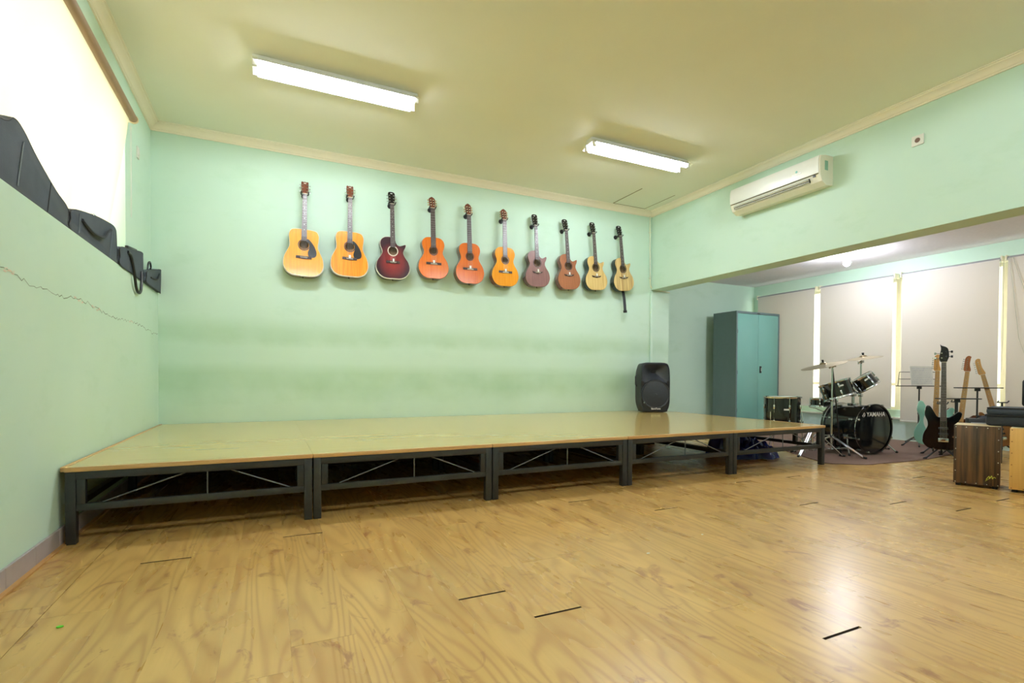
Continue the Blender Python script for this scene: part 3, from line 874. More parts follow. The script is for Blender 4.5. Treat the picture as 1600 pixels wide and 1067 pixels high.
def guitar(i, label, kind, bx, bz, hx, total, nut, blen, bwid, top_m, side_m, head='steel', head_m=None, guard=False, depth=.105, sticker=True, binding=None, neck_m=None, rosette=None, dots=True, classical=False, strap=False):
    lean = math.atan2(hx - bx, total)
    t = thing('acoustic_guitar', label, 'guitar', (bx, -.145, bz), (-.035, lean, 0), 'guitars hanging in a row on the mint wall')
    ol = outline_for(kind, bwid, blen)
    hole_z = blen * (.665 if not classical else .67)
    hole_r = .048 if not classical else .043
    bridge_z = blen * (.40 if not classical else .36)
    n = 120
    pl = polar(ol, hole_z, n)
    def scaled(pts, s_):
        return [(x * s_, hole_z + (z - hole_z) * s_) for x, z in pts]
    # body: sides and back, open towards the soundboard
    mb = MB()
    r1 = [mb.bm.verts.new((x, .003, z)) for x, z in pl]
    r2 = [mb.bm.verts.new((x, depth - .008, z)) for x, z in pl]
    r3 = [mb.bm.verts.new((x, depth, z)) for x, z in scaled(pl, .97)]
    mb.loft([r1, r2, r3], cap=False)
    mb.bm.faces.new(r3)
    obj('body', mb, side_m, t)
    # soundboard with a real sound hole
    mb = MB()
    hole = [(hole_r * math.cos(2 * PI * k / n), hole_z + hole_r * math.sin(2 * PI * k / n)) for k in range(n)]
    a = [mb.bm.verts.new((x, 0, z)) for x, z in scaled(pl, .988)]
    b = [mb.bm.verts.new((x, 0, z)) for x, z in hole]
    c = [mb.bm.verts.new((x, .004, z)) for x, z in hole]
    d = [mb.bm.verts.new((x, .003, z)) for x, z in pl]
    mb.loft([d, a, b, c], cap=False)
    obj('soundboard', mb, top_m, t)
    obj('inner_back', MB().cyl((0, depth - .03, hole_z), (0, depth - .026, hole_z), .085, n=24), M_HOLE, t)
    if binding:
        mb = MB()
        mb.loft([[mb.bm.verts.new((x, yy, z)) for x, z in scaled(pl, s_)] for yy, s_ in ((-.0008, .975), (-.0008, .992), (.0035, 1.006), (.008, 1.006))], cap=False)
        obj('binding', mb, binding, t)
    rs = rosette or M_BRIDGE
    obj('rosette', MB().lathe([(hole_r + .003, -.0002), (hole_r + .003, .0008), (hole_r + .013, .0008), (hole_r + .013, -.0002)], (0, 0, hole_z), (0, -1, 0), 40), rs, t)
    if guard:
        pts = spline([(.028, hole_z + .035), (.045, hole_z + .022), (.056, hole_z - .01), (.050, hole_z - .045), (.040, hole_z - .085), (.052, hole_z - .122), (.090, hole_z - .130), (.122, hole_z - .112), (.128, hole_z - .07), (.106, hole_z - .01), (.068, hole_z + .045), (.034, hole_z + .068)], 5)
        obj('pickguard', MB().prism(pts, -.0012, .0004), mat('black_pickguard', (24, 27, 34), .25), t)
    # bridge
    if kind == 'cutaway' and not sticker == 'g3':
        pts = spline([(-.075, bridge_z + .012), (-.05, bridge_z + .006), (0, bridge_z + .012), (.05, bridge_z + .006), (.075, bridge_z + .012), (.06, bridge_z - .008), (.028, bridge_z - .012), (0, bridge_z - .020), (-.028, bridge_z - .012), (-.06, bridge_z - .008)], 4)
    else:
        hw, e = (.078, .004) if not classical else (.092, 0)
        pts = [(-hw, bridge_z - .013), (-.05, bridge_z - .013), (0, bridge_z - .017 if not classical else bridge_z - .013), (.05, bridge_z - .013), (hw, bridge_z - .013), (hw, bridge_z + .013), (-hw, bridge_z + .013)]
    br = obj('bridge', MB().prism(pts, -.009, .0), M_BRIDGE, t)
    obj('saddle', MB().box(-.038, .038, -.0125, -.008, bridge_z - .0015, bridge_z + .0015), M_IVORY, br, False)
    if classical:
        obj('tie_block', MB().box(-.042, .042, -.013, -.009, bridge_z - .011, bridge_z - .006), M_IVORY, br, False)
    else:
        pm = MB()
        for k in range(6): pm.sphere((-.028 + .0112 * k, -.010, bridge_z - .008), .0025, 6)
        obj('bridge_pins', pm, M_IVORY, br, kind='stuff')
    if sticker:
        obj('sticker', MB().box(-.012 - (.0 if kind != 'cutaway' else -.006), .012, -.0135, -.0128, bridge_z + .004, bridge_z + .038), mat('white_paper', (238, 238, 232), .7), t, False)
    # neck
    nz = nut
    w0, w1 = (.022, .028) if not classical else (.026, .031)
    fb_end = hole_z + hole_r * .86
    mb = MB().prism([(-w1, fb_end), (w1, fb_end), (w0, nz), (-w0, nz)], -.0065, -.0005)
    fbd = obj('fretboard', mb, M_BOARD, t)
    heel_z = blen - (.02 if kind != 'cutaway' else .03)
    mb = MB(); rr_ = []
    for z, ww, dd in ((heel_z, .027, .075), (heel_z + .012, .027, .06), (heel_z + .05, .026, .024), (heel_z + .12, .0255, .018), (nz - .03, w0, .016), (nz + .004, w0, .018)):
        rr_.append([mb.bm.verts.new((ww * math.cos(a_), -.0005 + (dd * math.sin(a_) if math.sin(a_) > 0 else 0), z)) for a_ in [PI * k / 8 for k in range(9)]])
    mb.loft(rr_)
    nm = neck_m or M_HEADWOOD
    obj('neck', mb, nm, t)
    fm = MB(); scale_len = nz - bridge_z
    for k in range(1, 20):
        z = nz - scale_len * (1 - 2 ** (-k / 12))
        if z < fb_end + .004: break
        ww = w0 + (w1 - w0) * (nz - z) / (nz - fb_end) - .0008
        fm.box(-ww, ww, -.0078, -.0064, z - .0009, z + .0009)
    obj('frets', fm, M_FRETW, fbd, False, kind='stuff')
    if dots:
        dm = MB()
        for k in (3, 5, 7, 9, 12, 15):
            z = nz - scale_len * (1 - (2 ** (-k / 12) + 2 ** (-(k - 1) / 12)) / 2)
            if z < fb_end: break
            dm.cyl((0, -.0064, z), (0, -.0069, z), .0035 if k != 12 else .0045, n=8)
        obj('inlay_dots', dm, M_DOT, fbd, False, kind='stuff')
    obj('nut', MB().box(-w0, w0, -.009, -.0, nz - .002, nz + .003), M_IVORY, t, False)
    sm = MB()
    for k in range(6):
        f = (k - 2.5) / 2.5
        sm.tube([(f * .027, -.012, bridge_z), (f * .019, -.0095, nz)], .0005, 4)
    obj('strings', sm, M_STRING, t, kind='stuff')
    # headstock
    hl = total - nz
    hm = head_m or M_HEADWOOD
    if head == 'steel':
        pts = [(-.022, 0), (.022, 0), (.034, .030), (.037, hl - .010), (.030, hl), (.012, hl - .006), (0, hl), (-.012, hl - .006), (-.030, hl), (-.037, hl - .010), (-.034, .030)]
    elif head == 'rounded':
        pts = spline([(-.022, 0), (.022, 0), (.030, .025), (.036, .05), (.037, hl * .7), (.040, hl - .03), (.034, hl - .008), (.015, hl), (-.015, hl), (-.034, hl - .008), (-.040, hl - .03), (-.037, hl * .7), (-.036, .05), (-.030, .025)], 3)
    else:
        pts = spline([(-.026, 0), (.026, 0), (.031, .02), (.036, .05), (.038, hl - .035), (.034, hl - .024)], 2, False) + [(.018, hl - .010), (0, hl), (-.018, hl - .010)] + spline([(-.034, hl - .024), (-.038, hl - .035), (-.036, .05), (-.031, .02)], 2, False)
    mb = MB().prism([(x, z + nz) for x, z in pts], -.002, .013)
    tilt = Matrix.Translation((0, 0, nz)) @ Matrix.Rotation(-.20, 4, 'X') @ Matrix.Translation((0, 0, -nz))
    mb.xf(tilt)
    hs = obj('headstock', mb, hm, t)
    if head == 'classical':
        for s_ in (-1, 1):
            mb = MB().box(s_ * .016 - .007, s_ * .016 + .007, -.0026, -.0018, nz + .028, nz + hl - .042).xf(tilt)
            obj('slot', mb, mat('slot_shade', (34, 22, 18), .7), hs, False)
        for k in range(3):
            for s_ in (-1, 1):
                z = nz + .038 + k * .032
                mb = MB().box(s_ * .016 - .006, s_ * .016 + .006, -.006, -.0024, z - .0045, z + .0045).xf(tilt)
                obj('roller', mb, M_IVORY, hs, False)
                mb = MB().cyl((s_ * .037, .004, z), (s_ * .047, .006, z), .0025, n=8).box(s_ * .050 - .004, s_ * .050 + .004, .002, .010, z - .007, z + .007).xf(tilt)
                obj('tuning_peg', mb, M_GOLD, hs)
    else:
        for k in range(3):
            for s_ in (-1, 1):
                z = nz + .030 + k * .037
                mb = MB().cyl((s_ * .023, -.009, z), (s_ * .023, -.002, z), .0035, n=10).cyl((s_ * .023, -.0032, z), (s_ * .023, -.0018, z), .0065, n=12)
                mb.cyl((s_ * .034, .008, z), (s_ * .047, .008, z), .0025, n=8).sphere((s_ * .052, .008, z), .0075, 8, (.8, .55, 1)).xf(tilt)
                obj('tuning_peg', mb, M_CHROME, hs)
        obj('inlay', MB().box(-.012, .012, -.0026, -.0019, nz + hl - .024, nz + hl - .016).xf(tilt), M_DOT, hs, False)
    if strap:
        mb = MB(); rr_ = []
        for (x, yy, z) in ((0, depth * .5, .004), (.0, depth * .5 - .01, -.02), (.002, .03, -.10), (.003, .03, -.20), (.002, .032, -.285)):
            rr_.append([mb.bm.verts.new((x + a_ * .024, yy + b_, z)) for a_, b_ in ((-1, 0), (1, 0), (1, .003), (-1, .003))])
        mb.loft(rr_)
        obj('strap', mb, M_BLACK, t, False)
        obj('strap_end', MB().box(-.026, .030, .024, .042, -.31, -.275, bevel=.003), M_RUBBER, t)
    else:
        obj('end_pin', MB().cyl((0, depth * .5, 0), (0, depth * .5, -.012), .006, n=10), M_BLACK, t)
    # wall hanger: its own thing
    fr = (nut + .012) / total
    hx_, hz_ = bx + (hx - bx) * fr, bz + (nut + .005) * math.cos(lean)
    g = thing('wall_hanger', 'black wall hanger holding the ' + label.split(',')[0], 'hanger', (hx_, 0, hz_), (0, 0, 0), 'black guitar hangers')
    obj('wall_plate', MB().cyl((0, 0, 0), (0, -.014, 0), .030, .026, n=24), M_BLACK, g)
    obj('arm', MB().cyl((0, -.014, 0), (0, -.072, -.006), .008, n=10), M_BLACK, g)
    yk = -.074
    for s_ in (-1, 1):
        obj('prong', MB().tube(spline([(0, yk, -.006), (s_ * .022, yk, -.008), (s_ * .036, yk - .012, -.006), (s_ * .037, yk - .040, -.002), (s_ * .037, yk - .062, .008)], 4, False), .0065, 8), M_BLACK, g)
    return t

mtop_amber = mat_wood('amber_spruce', (236, 150, 22), (244, 172, 40), 'z', 70, .25, .25)
mtop_orange = mat_wood('orange_spruce', (226, 134, 22), (240, 162, 40), 'z', 60, .25, .25, contrast=1.6)
mtop_cedar = mat_wood('cedar_orange', (206, 98, 22), (222, 122, 36), 'z', 80, .18, .3)
mtop_cedar2 = mat_wood('cedar_dark_orange', (198, 92, 22), (214, 112, 32), 'z', 80, .18, .3)
mtop_yellow = mat_wood('honey_spruce', (226, 138, 24), (238, 164, 44), 'z', 70, .16, .4)
mtop_purple = mat_wood('purple_brown_mahogany', (112, 76, 74), (134, 94, 88), 'z', 80, .3, .4)
mtop_brown = mat_wood('brown_mahogany', (138, 82, 50), (162, 102, 66), 'z', 80, .3, .4)
mtop_pale = mat_wood('pale_striped_wood', (196, 160, 92), (222, 196, 132), 'z', 28, .35, .3, contrast=1.4)
mtop_pale2 = mat_wood('pale_spalted_wood', (176, 140, 84), (220, 192, 130), 'z', 22, .35, .3, contrast=1.8)
mside_brown = mat_wood('brown_side_wood', (84, 46, 28), (110, 62, 38), 'z', 50, .25, .5)
mside_green = mat('black_green_lacquer', (34, 48, 44), .2)
mside_purple = mat_wood('purple_side_wood', (84, 56, 54), (100, 68, 64), 'z', 50, .25, .5)
mside_red = mat_wood('red_brown_side_wood', (104, 50, 34), (124, 64, 44), 'z', 50, .25, .5)
mtop_burst = star_mat('red_purple_burst', (136, 40, 44), (52, 26, 40), .17, .06, .20)
M_BIND = mat('white_binding', (226, 218, 200), .3)
GS = [
 dict(label='amber dreadnought guitar with black pickguard and no sticker, leftmost of the row', kind='dread', bx=1.331, bz=1.975, hx=1.352, total=1.041, nut=.896, blen=.510, bwid=.408, top_m=mtop_amber, side_m=mside_brown, guard=True, sticker=False, binding=M_BIND),
 dict(label='striped orange dreadnought guitar with black pickguard and a sticker, second from the left', kind='dread', bx=1.809, bz=2.011, hx=1.822, total=1.036, nut=.893, blen=.508, bwid=.408, top_m=mtop_orange, side_m=mside_brown, guard=True, binding=M_BIND),
 dict(label='dark red burst cutaway guitar, the only red one', kind='cutaway', bx=2.298, bz=2.028, hx=2.285, total=1.024, nut=.874, blen=.490, bwid=.392, top_m=mtop_burst, side_m=mat('dark_plum_lacquer', (44, 20, 30), .2), head='rounded', head_m=M_HEADBLACK, binding=M_BIND, rosette=M_BIND, sticker='g3', depth=.085),
 dict(label='orange classical guitar beside the red one, first of the three classical guitars', kind='classical', bx=2.784, bz=2.077, hx=2.770, total=.995, nut=.847, blen=.495, bwid=.372, top_m=mtop_cedar, side_m=mside_brown, head='classical', classical=True, dots=False),
 dict(label='darker orange classical guitar, middle one of the three classical guitars', kind='classical', bx=3.250, bz=2.054, hx=3.232, total=1.006, nut=.854, blen=.503, bwid=.372, top_m=mtop_cedar2, side_m=mside_brown, head='classical', classical=True, dots=False),
 dict(label='glossy honey yellow classical guitar, sixth from the left', kind='classical', bx=3.729, bz=2.061, hx=3.718, total=1.002, nut=.853, blen=.500, bwid=.372, top_m=mtop_yellow, side_m=mside_red, head='classical', classical=True, dots=False),
 dict(label='purple brown cutaway guitar beside the yellow classical one', kind='cutaway', bx=4.202, bz=2.091, hx=4.165, total=.965, nut=.810, blen=.475, bwid=.362, top_m=mtop_purple, side_m=mside_purple, head='rounded', head_m=M_HEADBLACK, depth=.095),
 dict(label='reddish brown cutaway guitar, third from the right end of the row', kind='cutaway', bx=4.691, bz=2.095, hx=4.628, total=.961, nut=.805, blen=.478, bwid=.352, top_m=mtop_brown, side_m=mside_red, head='rounded', head_m=M_HEADBLACK, depth=.095),
 dict(label='pale cutaway guitar with dark green sides and no strap', kind='cutaway', bx=5.134, bz=2.119, hx=5.076, total=.954, nut=.798, blen=.472, bwid=.360, top_m=mtop_pale, side_m=mside_green, head='rounded', head_m=M_HEADBLACK, depth=.095),
 dict(label='pale cutaway guitar with a dangling black strap, rightmost of the row', kind='cutaway', bx=5.608, bz=2.144, hx=5.530, total=.941, nut=.786, blen=.472, bwid=.350, top_m=mtop_pale2, side_m=mside_green, head='rounded', head_m=M_HEADBLACK, depth=.095, strap=True),
]
for i, g in enumerate(GS): guitar(i, **g)

# ================================================================== BAGS ON THE LEDGE
def bag(label, pts, x_back, x_front, y0, name='instrument_bag', seam=None):
    """pts: outline (y, z above ledge), relative to y0"""
    t = thing(name, label, 'bag', (0, y0, LED + .001), (0, 0, 0), 'black bags on the window ledge')
    out = spline(pts, 5)
    cy = sum(p[0] for p in out) / len(out); cz = sum(p[1] for p in out) / len(out)
    mb = MB(); rr_ = []
    for xx, s_ in ((x_front, .955), (x_front - .012, .992), (x_front - .03, 1.0), (x_back + .03, 1.0), (x_back + .012, .99), (x_back, .95)):
        rr_.append([mb.bm.verts.new((xx, cy + (a_ - cy) * s_, max(0.0, cz + (b_ - cz) * s_))) for a_, b_ in out])
    mb.loft(rr_)
    cl = mat('charcoal_nylon', (62, 70, 80), .75, var=.2, scale=10, bump=.5)
    obj('shell', mb, cl, t)
    hi = [(a_, b_) for a_, b_ in out if b_ > .03]
    mb = MB().tube([(x_front - .004, cy + (a_ - cy) * .975, cz + (b_ - cz) * .975) for a_, b_ in out], .0045, 6, closed=True)
    obj('piping', mb, mat('black_piping', (24, 26, 30), .6), t)
    return t, out
t1, _ = bag('largest black gig bag on the ledge, tapering to the right, half out of frame', [(-1.5, 0), (-.25, 0), (0, .0), (.006, .02), (.004, .108), (-.167, .150), (-.41, .232), (-.56, .300), (-.66, .312), (-.82, .25), (-1.5, .20)], -.15, -.001, -2.475)
obj('zip', MB().tube([(.002, -.64, .02), (.0025, -.60, .16), (.001, -.57, .24)], .003, 5), mat('grey_zip', (120, 128, 134), .5), t1)
obj('seam', MB().tube([(.0002, -.30, .005), (.0008, -.275, .09), (.0002, -.25, .165)], .0025, 5), mat('black_piping', (24, 26, 30), .6), t1)
t2, _ = bag('long crumpled black bag with a pocket flap, between the largest bag and the small ones', [(-.96, 0), (-.5, 0), (-.03, 0), (.0, .04), (-.002, .20), (-.05, .252), (-.25, .240), (-.55, .200), (-.93, .125), (-.965, .06)], -.14, -.001, -1.478)
obj('pocket_flap', MB().tube(spline([(.002, -.78, .105), (.010, -.62, .075), (.016, -.42, .09), (.010, -.30, .15), (.002, -.18, .20)], 4, False), .010, 6), mat('dark_fold', (34, 38, 44), .8), t2)
obj('seam', MB().tube([(.001, -.84, .01), (.0015, -.82, .13)], .004, 5), mat('grey_seam', (104, 112, 118), .7), t2)
obj('seam', MB().tube([(.001, -.20, .01), (.0015, -.14, .22)], .003, 5), mat('grey_seam', (104, 112, 118), .7), t2)
obj('zip_pull', MB().box(-.04, -.02, -.46, -.40, .212, .232, bevel=.004), M_CHROME, t2)
t3, _ = bag('small black bag with a strap looping down over the wall', [(-.76, 0), (-.4, 0), (-.02, 0), (.0, .03), (-.002, .21), (-.04, .248), (-.40, .190), (-.74, .135), (-.765, .06)], -.052, .010, -.69)
obj('strap', MB().tube(spline([(.012, -.55, .14), (.020, -.48, .12), (.024, -.40, .0), (.020, -.32, -.10), (.020, -.24, -.13), (.020, -.16, -.10), (.018, -.12, .0), (.012, -.10, .07)], 5, False), .011, 8), M_BLACK, t3)
obj('top_handle', MB().box(-.035, -.010, -.42, -.12, .205, .235, rot=Matrix.Rotation(.12, 3, 'X'), bevel=.006), M_BLACK, t3)
t4, _ = bag('smallest black bag with a loop handle, tucked into the corner', [(-.66, 0), (-.3, 0), (-.06, 0), (-.025, .01), (.0, .20), (-.03, .23), (-.35, .165), (-.63, .10), (-.66, .05)], -.05, .030, -.012)
obj('loop_handle', MB().tube(spline([(-.01, -.40, .155), (-.01, -.37, .22), (-.01, -.30, .245), (-.01, -.26, .21), (-.01, -.28, .185)], 5, False), .008, 8), M_BLACK, t4)
obj('side_pocket', MB().tube(spline([(.031, -.50, .07), (.038, -.35, .08), (.038, -.22, .11), (.032, -.12, .17)], 4, False), .008, 6), mat('dark_fold', (34, 38, 44), .8), t4)

# ================================================================== ALCOVE: CARPET, DRUMS
cp_ = NT('brown_carpet_pile')
cf = cp_.noise(cp_.coords(), 260, 3)
cp_.l(cp_.mix(cf, lin((94, 72, 62)), lin((140, 112, 98))), cp_.b.inputs['Base Color'])
cp_.b.inputs['Roughness'].default_value = .95
cp_.bump(cf, .8, .004)
pts = [(6.79, -1.81), (6.66, -2.02), (6.52, -2.27), (6.40, -2.50), (6.30, -2.62), (6.34, -2.70), (6.58, -2.86), (6.70, -2.905), (6.80, -2.895), (7.2, -2.93), (7.65, -2.94), (8.2, -2.87), (9.30, -2.70), (9.33, .2), (7.9, .2)]
mb = MB()
a = [mb.bm.verts.new((x, y_, .008)) for x, y_ in pts]; b = [mb.bm.verts.new((x, y_, .0005)) for x, y_ in pts]
mb.bm.faces.new(a)
for i in range(len(pts)): mb.bm.faces.new((a[i], b[i], b[(i + 1) % len(pts)], a[(i + 1) % len(pts)]))
tag(obj('carpet', mb, cp_.m, None, False), 'brown carpet spread under the drum kit', 'carpet')
CZ = .009

M_SHELL = mat('black_gloss_drum_shell', (16, 20, 20), .12, var=.1, coat=.5)
M_HEADW = mat('white_drum_skin', (222, 222, 216), .5)
M_HEADB = mat('black_drum_skin', (14, 16, 20), .1, coat=.6)
def drum(name, label, c_bot, axis, h, r, lugs=6, top_m=M_HEADW, rim=.010, group=None, up=(0, 0, 1)):
    """drum thing standing at c_bot along axis; local z is the drum axis"""
    ax = Vector(axis).normalized()
    q = ax.to_track_quat('Z', 'Y')
    t = thing(name, label, 'drum', c_bot, q.to_euler(), group)
    obj('shell', MB().lathe([(r, .012), (r, h - .012)], n=48), M_SHELL, t)
    for z, s_ in ((0.0, 1), (h, -1)):
        obj('rim', MB().lathe([(r - .004, z), (r + rim, z), (r + rim, z + s_ * .010), (r + rim * .5, z + s_ * .022), (r, z + s_ * .022)], n=48), M_CHROME, t)
        obj('drumhead', MB().lathe([(.0005, z + s_ * .006), (r, z + s_ * .006), (r, z + s_ * .012)], n=48), top_m if z else M_HEADW, t)
    for k in range(lugs):
        a_ = 2 * PI * (k + .3) / lugs
        x, y_ = math.cos(a_), math.sin(a_)
        R3 = Matrix.Rotation(a_, 4, 'Z')
        mb = MB().box(r, r + .016, -.010, .010, h * .5 - .028 + (h * .22), h * .5 + .022 + (h * .22), bevel=.004)
        mb.cyl((r + .010, 0, h * .55), (r + .010, 0, h - .004), .003, n=6)
        mb.box(r, r + .016, -.010, .010, h * .5 - .022 - (h * .22), h * .5 + .028 - (h * .22), bevel=.004)
        mb.cyl((r + .010, 0, h * .4), (r + .010, 0, .004), .003, n=6).xf(R3)
        obj('lug', mb, M_CHROME, t)
    obj('badge', MB().box(r + .0005, r + .002, -.028, .028, h * .62, h * .62 + .018).xf(Matrix.Rotation(math.radians(-130) - q.to_euler().z, 4, 'Z')), mat('badge_silver', (250, 250, 250), .2), t, False)
    return t

# bass drum: local z = axis pointing to the audience
bdn = Vector((-math.sin(math.radians(6)), -math.cos(math.radians(6)), 0))
front_c = Vector((7.436, -2.508, .312))
BD_R, BD_D = .272, .48
t = thing('bass_drum', 'black bass drum lying on its side with white lettering on the front skin', 'drum', (front_c - bdn * BD_D), (0, 0, 0))
t.rotation_euler = (0, 0, math.radians(-6))
# local: -y is the front
obj('shell', MB().lathe([(BD_R, .03), (BD_R, BD_D - .03)], (0, 0, 0), (0, -1, 0), 64), M_SHELL, t)
for yy, s_, nm in ((0, 1, 'rear'), (BD_D, -1, 'front')):
    obj('hoop', MB().lathe([(BD_R + .002, yy), (BD_R + .020, yy), (BD_R + .020, yy + s_ * .038), (BD_R + .002, yy + s_ * .038)], (0, 0, 0), (0, -1, 0), 64), mat('black_gloss_hoop', (14, 15, 17), .15, coat=.5), t)
    obj('hoop_inlay', MB().lathe([(BD_R + .0205, yy + s_ * .030), (BD_R + .0215, yy + s_ * .038), (BD_R + .002, yy + s_ * .040)], (0, 0, 0), (0, -1, 0), 64), M_CHROME, t)
    obj('drumhead', MB().lathe([(.0005, yy + s_ * .010), (BD_R + .004, yy + s_ * .010), (BD_R + .006, yy + s_ * .016)], (0, 0, 0), (0, -1, 0), 64), M_HEADB if nm == 'front' else M_HEADW, t)
for k in range(8):
    a_ = 2 * PI * (k + .5) / 8
    R3 = Matrix.Rotation(a_, 4, 'Y')
    mb = MB().box(BD_R, BD_R + .018, -BD_D + .085, -BD_D + .135, -.012, .012, bevel=.004).cyl((BD_R + .012, -BD_D + .13, 0), (BD_R + .024, -BD_D - .004, 0), .0035, n=6)
    mb.box(BD_R + .014, BD_R + .032, -BD_D - .008, -BD_D + .012, -.012, .012, bevel=.003)
    mb.xf(R3); obj('lug', mb, M_CHROME, t)
    mb = MB().box(BD_R, BD_R + .018, -.135, -.085, -.012, .012, bevel=.004).cyl((BD_R + .012, -.13, 0), (BD_R + .024, .004, 0), .0035, n=6).xf(R3)
    obj('lug', mb, M_CHROME, t)
WHITEP = mat('white_print', (235, 235, 235), .5)
text_part('brand_lettering', 'YAMAHA', .074, WHITEP, t, Matrix.Translation((.012, -BD_D + .0065 - .0, .168)) @ STAND, spacing=1.0, bold=.0003)
# tuning fork emblem
mb = MB().lathe([(.026, -.0005), (.026, .001), (.0225, .001), (.0225, -.0005)], (0, 0, 0), (0, -1, 0), 28)
for k in range(3):
    mb2_a = PI / 2 + k * 2 * PI / 3
    c_, s_ = math.cos(mb2_a), math.sin(mb2_a)
    mb.cyl((0, -.0006, 0), (.022 * c_, -.0006, .022 * s_), .0022, n=6)
    mb.cyl((.008 * c_ - .006 * s_, -.0006, .008 * s_ + .006 * c_), (.018 * c_ - .006 * s_, -.0006, .018 * s_ + .006 * c_), .0014, n=6)
    mb.cyl((.008 * c_ + .006 * s_, -.0006, .008 * s_ - .006 * c_), (.018 * c_ + .006 * s_, -.0006, .018 * s_ - .006 * c_), .0014, n=6)
mb.xf(Matrix.Translation((-.186, -BD_D + .009, .168)))
obj('emblem', mb, WHITEP, t)
for s_ in (-1, 1):
    mb = MB().cyl((s_ * (BD_R - .02), -BD_D + .16, -.10), (s_ * (BD_R + .12), -BD_D + .02, -.297), .008, n=10).box(s_ * (BD_R - .015) - .02, s_ * (BD_R - .015) + .02, -BD_D + .13, -BD_D + .19, -.13, -.07, bevel=.005)
    sp_ = obj('spur', mb, M_CHROME, t)
    obj('rubber_foot', MB().cyl((s_ * (BD_R + .115), -BD_D + .025, -.286), (s_ * (BD_R + .128), -BD_D + .012, -.301), .014, .012, n=10), M_RUBBER, sp_)
obj('tom_mount', MB().cyl((0, -.20, BD_R - .005), (0, -.20, BD_R + .16), .016, n=14).box(-.05, .05, -.24, -.16, BD_R - .006, BD_R + .02, bevel=.006).cyl((-.10, -.20, BD_R + .14), (.10, -.20, BD_R + .14), .012, n=10).box(-.03, .03, -.225, -.175, BD_R + .10, BD_R + .165, bevel=.006), M_CHROME, t)
obj('vent_badge', MB().cyl((-BD_R * .6, -.22, BD_R * .8), (-BD_R * .615, -.22, BD_R * .82), .014, n=12), M_CHROME, t)

drum('tom_drum', 'large black rack tom tilted to the left above the bass drum', (7.265, -2.20, .665), (-.137, .30, .93), .205, .168, 6, group=None)
drum('tom_drum', 'small black rack tom tilted above the right side of the bass drum', (7.575, -2.355, .790), (-.36, .46, .80), .165, .122, 5)
ft = drum('floor_tom', 'large black floor tom standing at the right end of the stage', (6.625, -1.90, .262), (0, 0, 1), .42, .200, 8)
for k in range(3):
    a_ = math.radians(-118 + 120 * k)
    c_, s_ = math.cos(a_), math.sin(a_)
    mb = MB().tube([(.212 * c_, .212 * s_, .24), (.212 * c_, .212 * s_, -.12), (.235 * c_, .235 * s_, -.20), (.245 * c_, .245 * s_, -.255 + CZ)], .006, 8).box(.200 * c_ - .02, .200 * c_ + .02, .200 * s_ - .02, .200 * s_ + .02, .07, .13, bevel=.004)
    lg = obj('leg', mb, M_CHROME, ft)
drum('snare_drum', 'small black drum at the back of the kit, half hidden behind the large rack tom', (7.66, -1.735, .525), (0, 0, 1), .115, .150, 6)

def tripod(t, h0, R, r=.008, feet=.012, dbl=True, angs=(0, 120, 240), hub=.30, mm=None, base_z=0):
    mm = mm or M_CHROME
    for a in angs:
        a_ = math.radians(a); c_, s_ = math.cos(a_), math.sin(a_)
        px, py = -s_ * .012, c_ * .012
        mb = MB()
        for q_ in ((-1, 1) if dbl else (0,)):
            mb.cyl((.02 * c_ + q_ * px, .02 * s_ + q_ * py, hub), (R * c_ + q_ * px * .6, R * s_ + q_ * py * .6, base_z + feet), r, n=8)
            mb.cyl((.02 * c_ + q_ * px, .02 * s_ + q_ * py, base_z + .05), (R * .55 * c_ + q_ * px, R * .55 * s_ + q_ * py, hub * .48 + .005), r * .8, n=6)
        lg = obj('leg', mb, mm, t)
        obj('rubber_foot', MB().cyl(((R - .03) * c_, (R - .03) * s_, base_z + feet + .006), ((R + .03) * c_, (R + .03) * s_, base_z + feet - .001), feet, n=10), M_RUBBER, lg)

def snare_stand():
    t = thing('snare_stand', 'chrome tripod stand under the small rear drum', 'stand', (7.66, -1.735, CZ))
    obj('pole', MB().cyl((0, 0, .05), (0, 0, .46), .011, n=12), M_CHROME, t)
    tripod(t, 0, .26, hub=.22, dbl=False, angs=(40, 160, 280))
    for a in (0, 120, 240):
        c_, s_ = math.cos(math.radians(a)), math.sin(math.radians(a))
        obj('arm', MB().tube([(0, 0, .45), (.10 * c_, .10 * s_, .495), (.165 * c_, .165 * s_, .505), (.168 * c_, .168 * s_, .53)], .006, 6), M_CHROME, t)
snare_stand()

def cymbal(label, c, tilt_axis, R, m):
    ax = Vector(tilt_axis).normalized(); q = ax.to_track_quat('Z', 'Y')
    t = thing('cymbal', label, 'cymbal', c, q.to_euler())
    obj('plate', MB().lathe([(.006, .030), (.02, .031), (.035, .024), (.045, .012), (R * .5, .004), (R, -.010), (R, -.012), (R * .5, .002), (.045, .010), (.006, .028)], n=64), m, t)
    obj('wing_nut', MB().cyl((0, 0, .030), (0, 0, .058), .010, n=10).box(-.018, .018, -.003, .003, .045, .062, bevel=.002), M_BLACK, t)
    obj('felt', MB().cyl((0, 0, .012), (0, 0, .036), .014, n=12), mat('grey_felt', (90, 86, 84), .9), t)
    return t
M_BRONZE = mat('bronze_cymbal', (176, 160, 128), .28, 1, var=.08, scale=40)
# crash: white reflecting left cymbal; ride on the right
cymbal('left tilted bronze cymbal with a bright sheen, on the boom stand', (6.985, -2.17, 1.063), (-.22, .10, .97), .245, M_BRONZE)
cymbal('right bronze cymbal high above the small tom', (7.728, -2.19, 1.165), (-.16, .05, .97), .205, M_BRONZE)

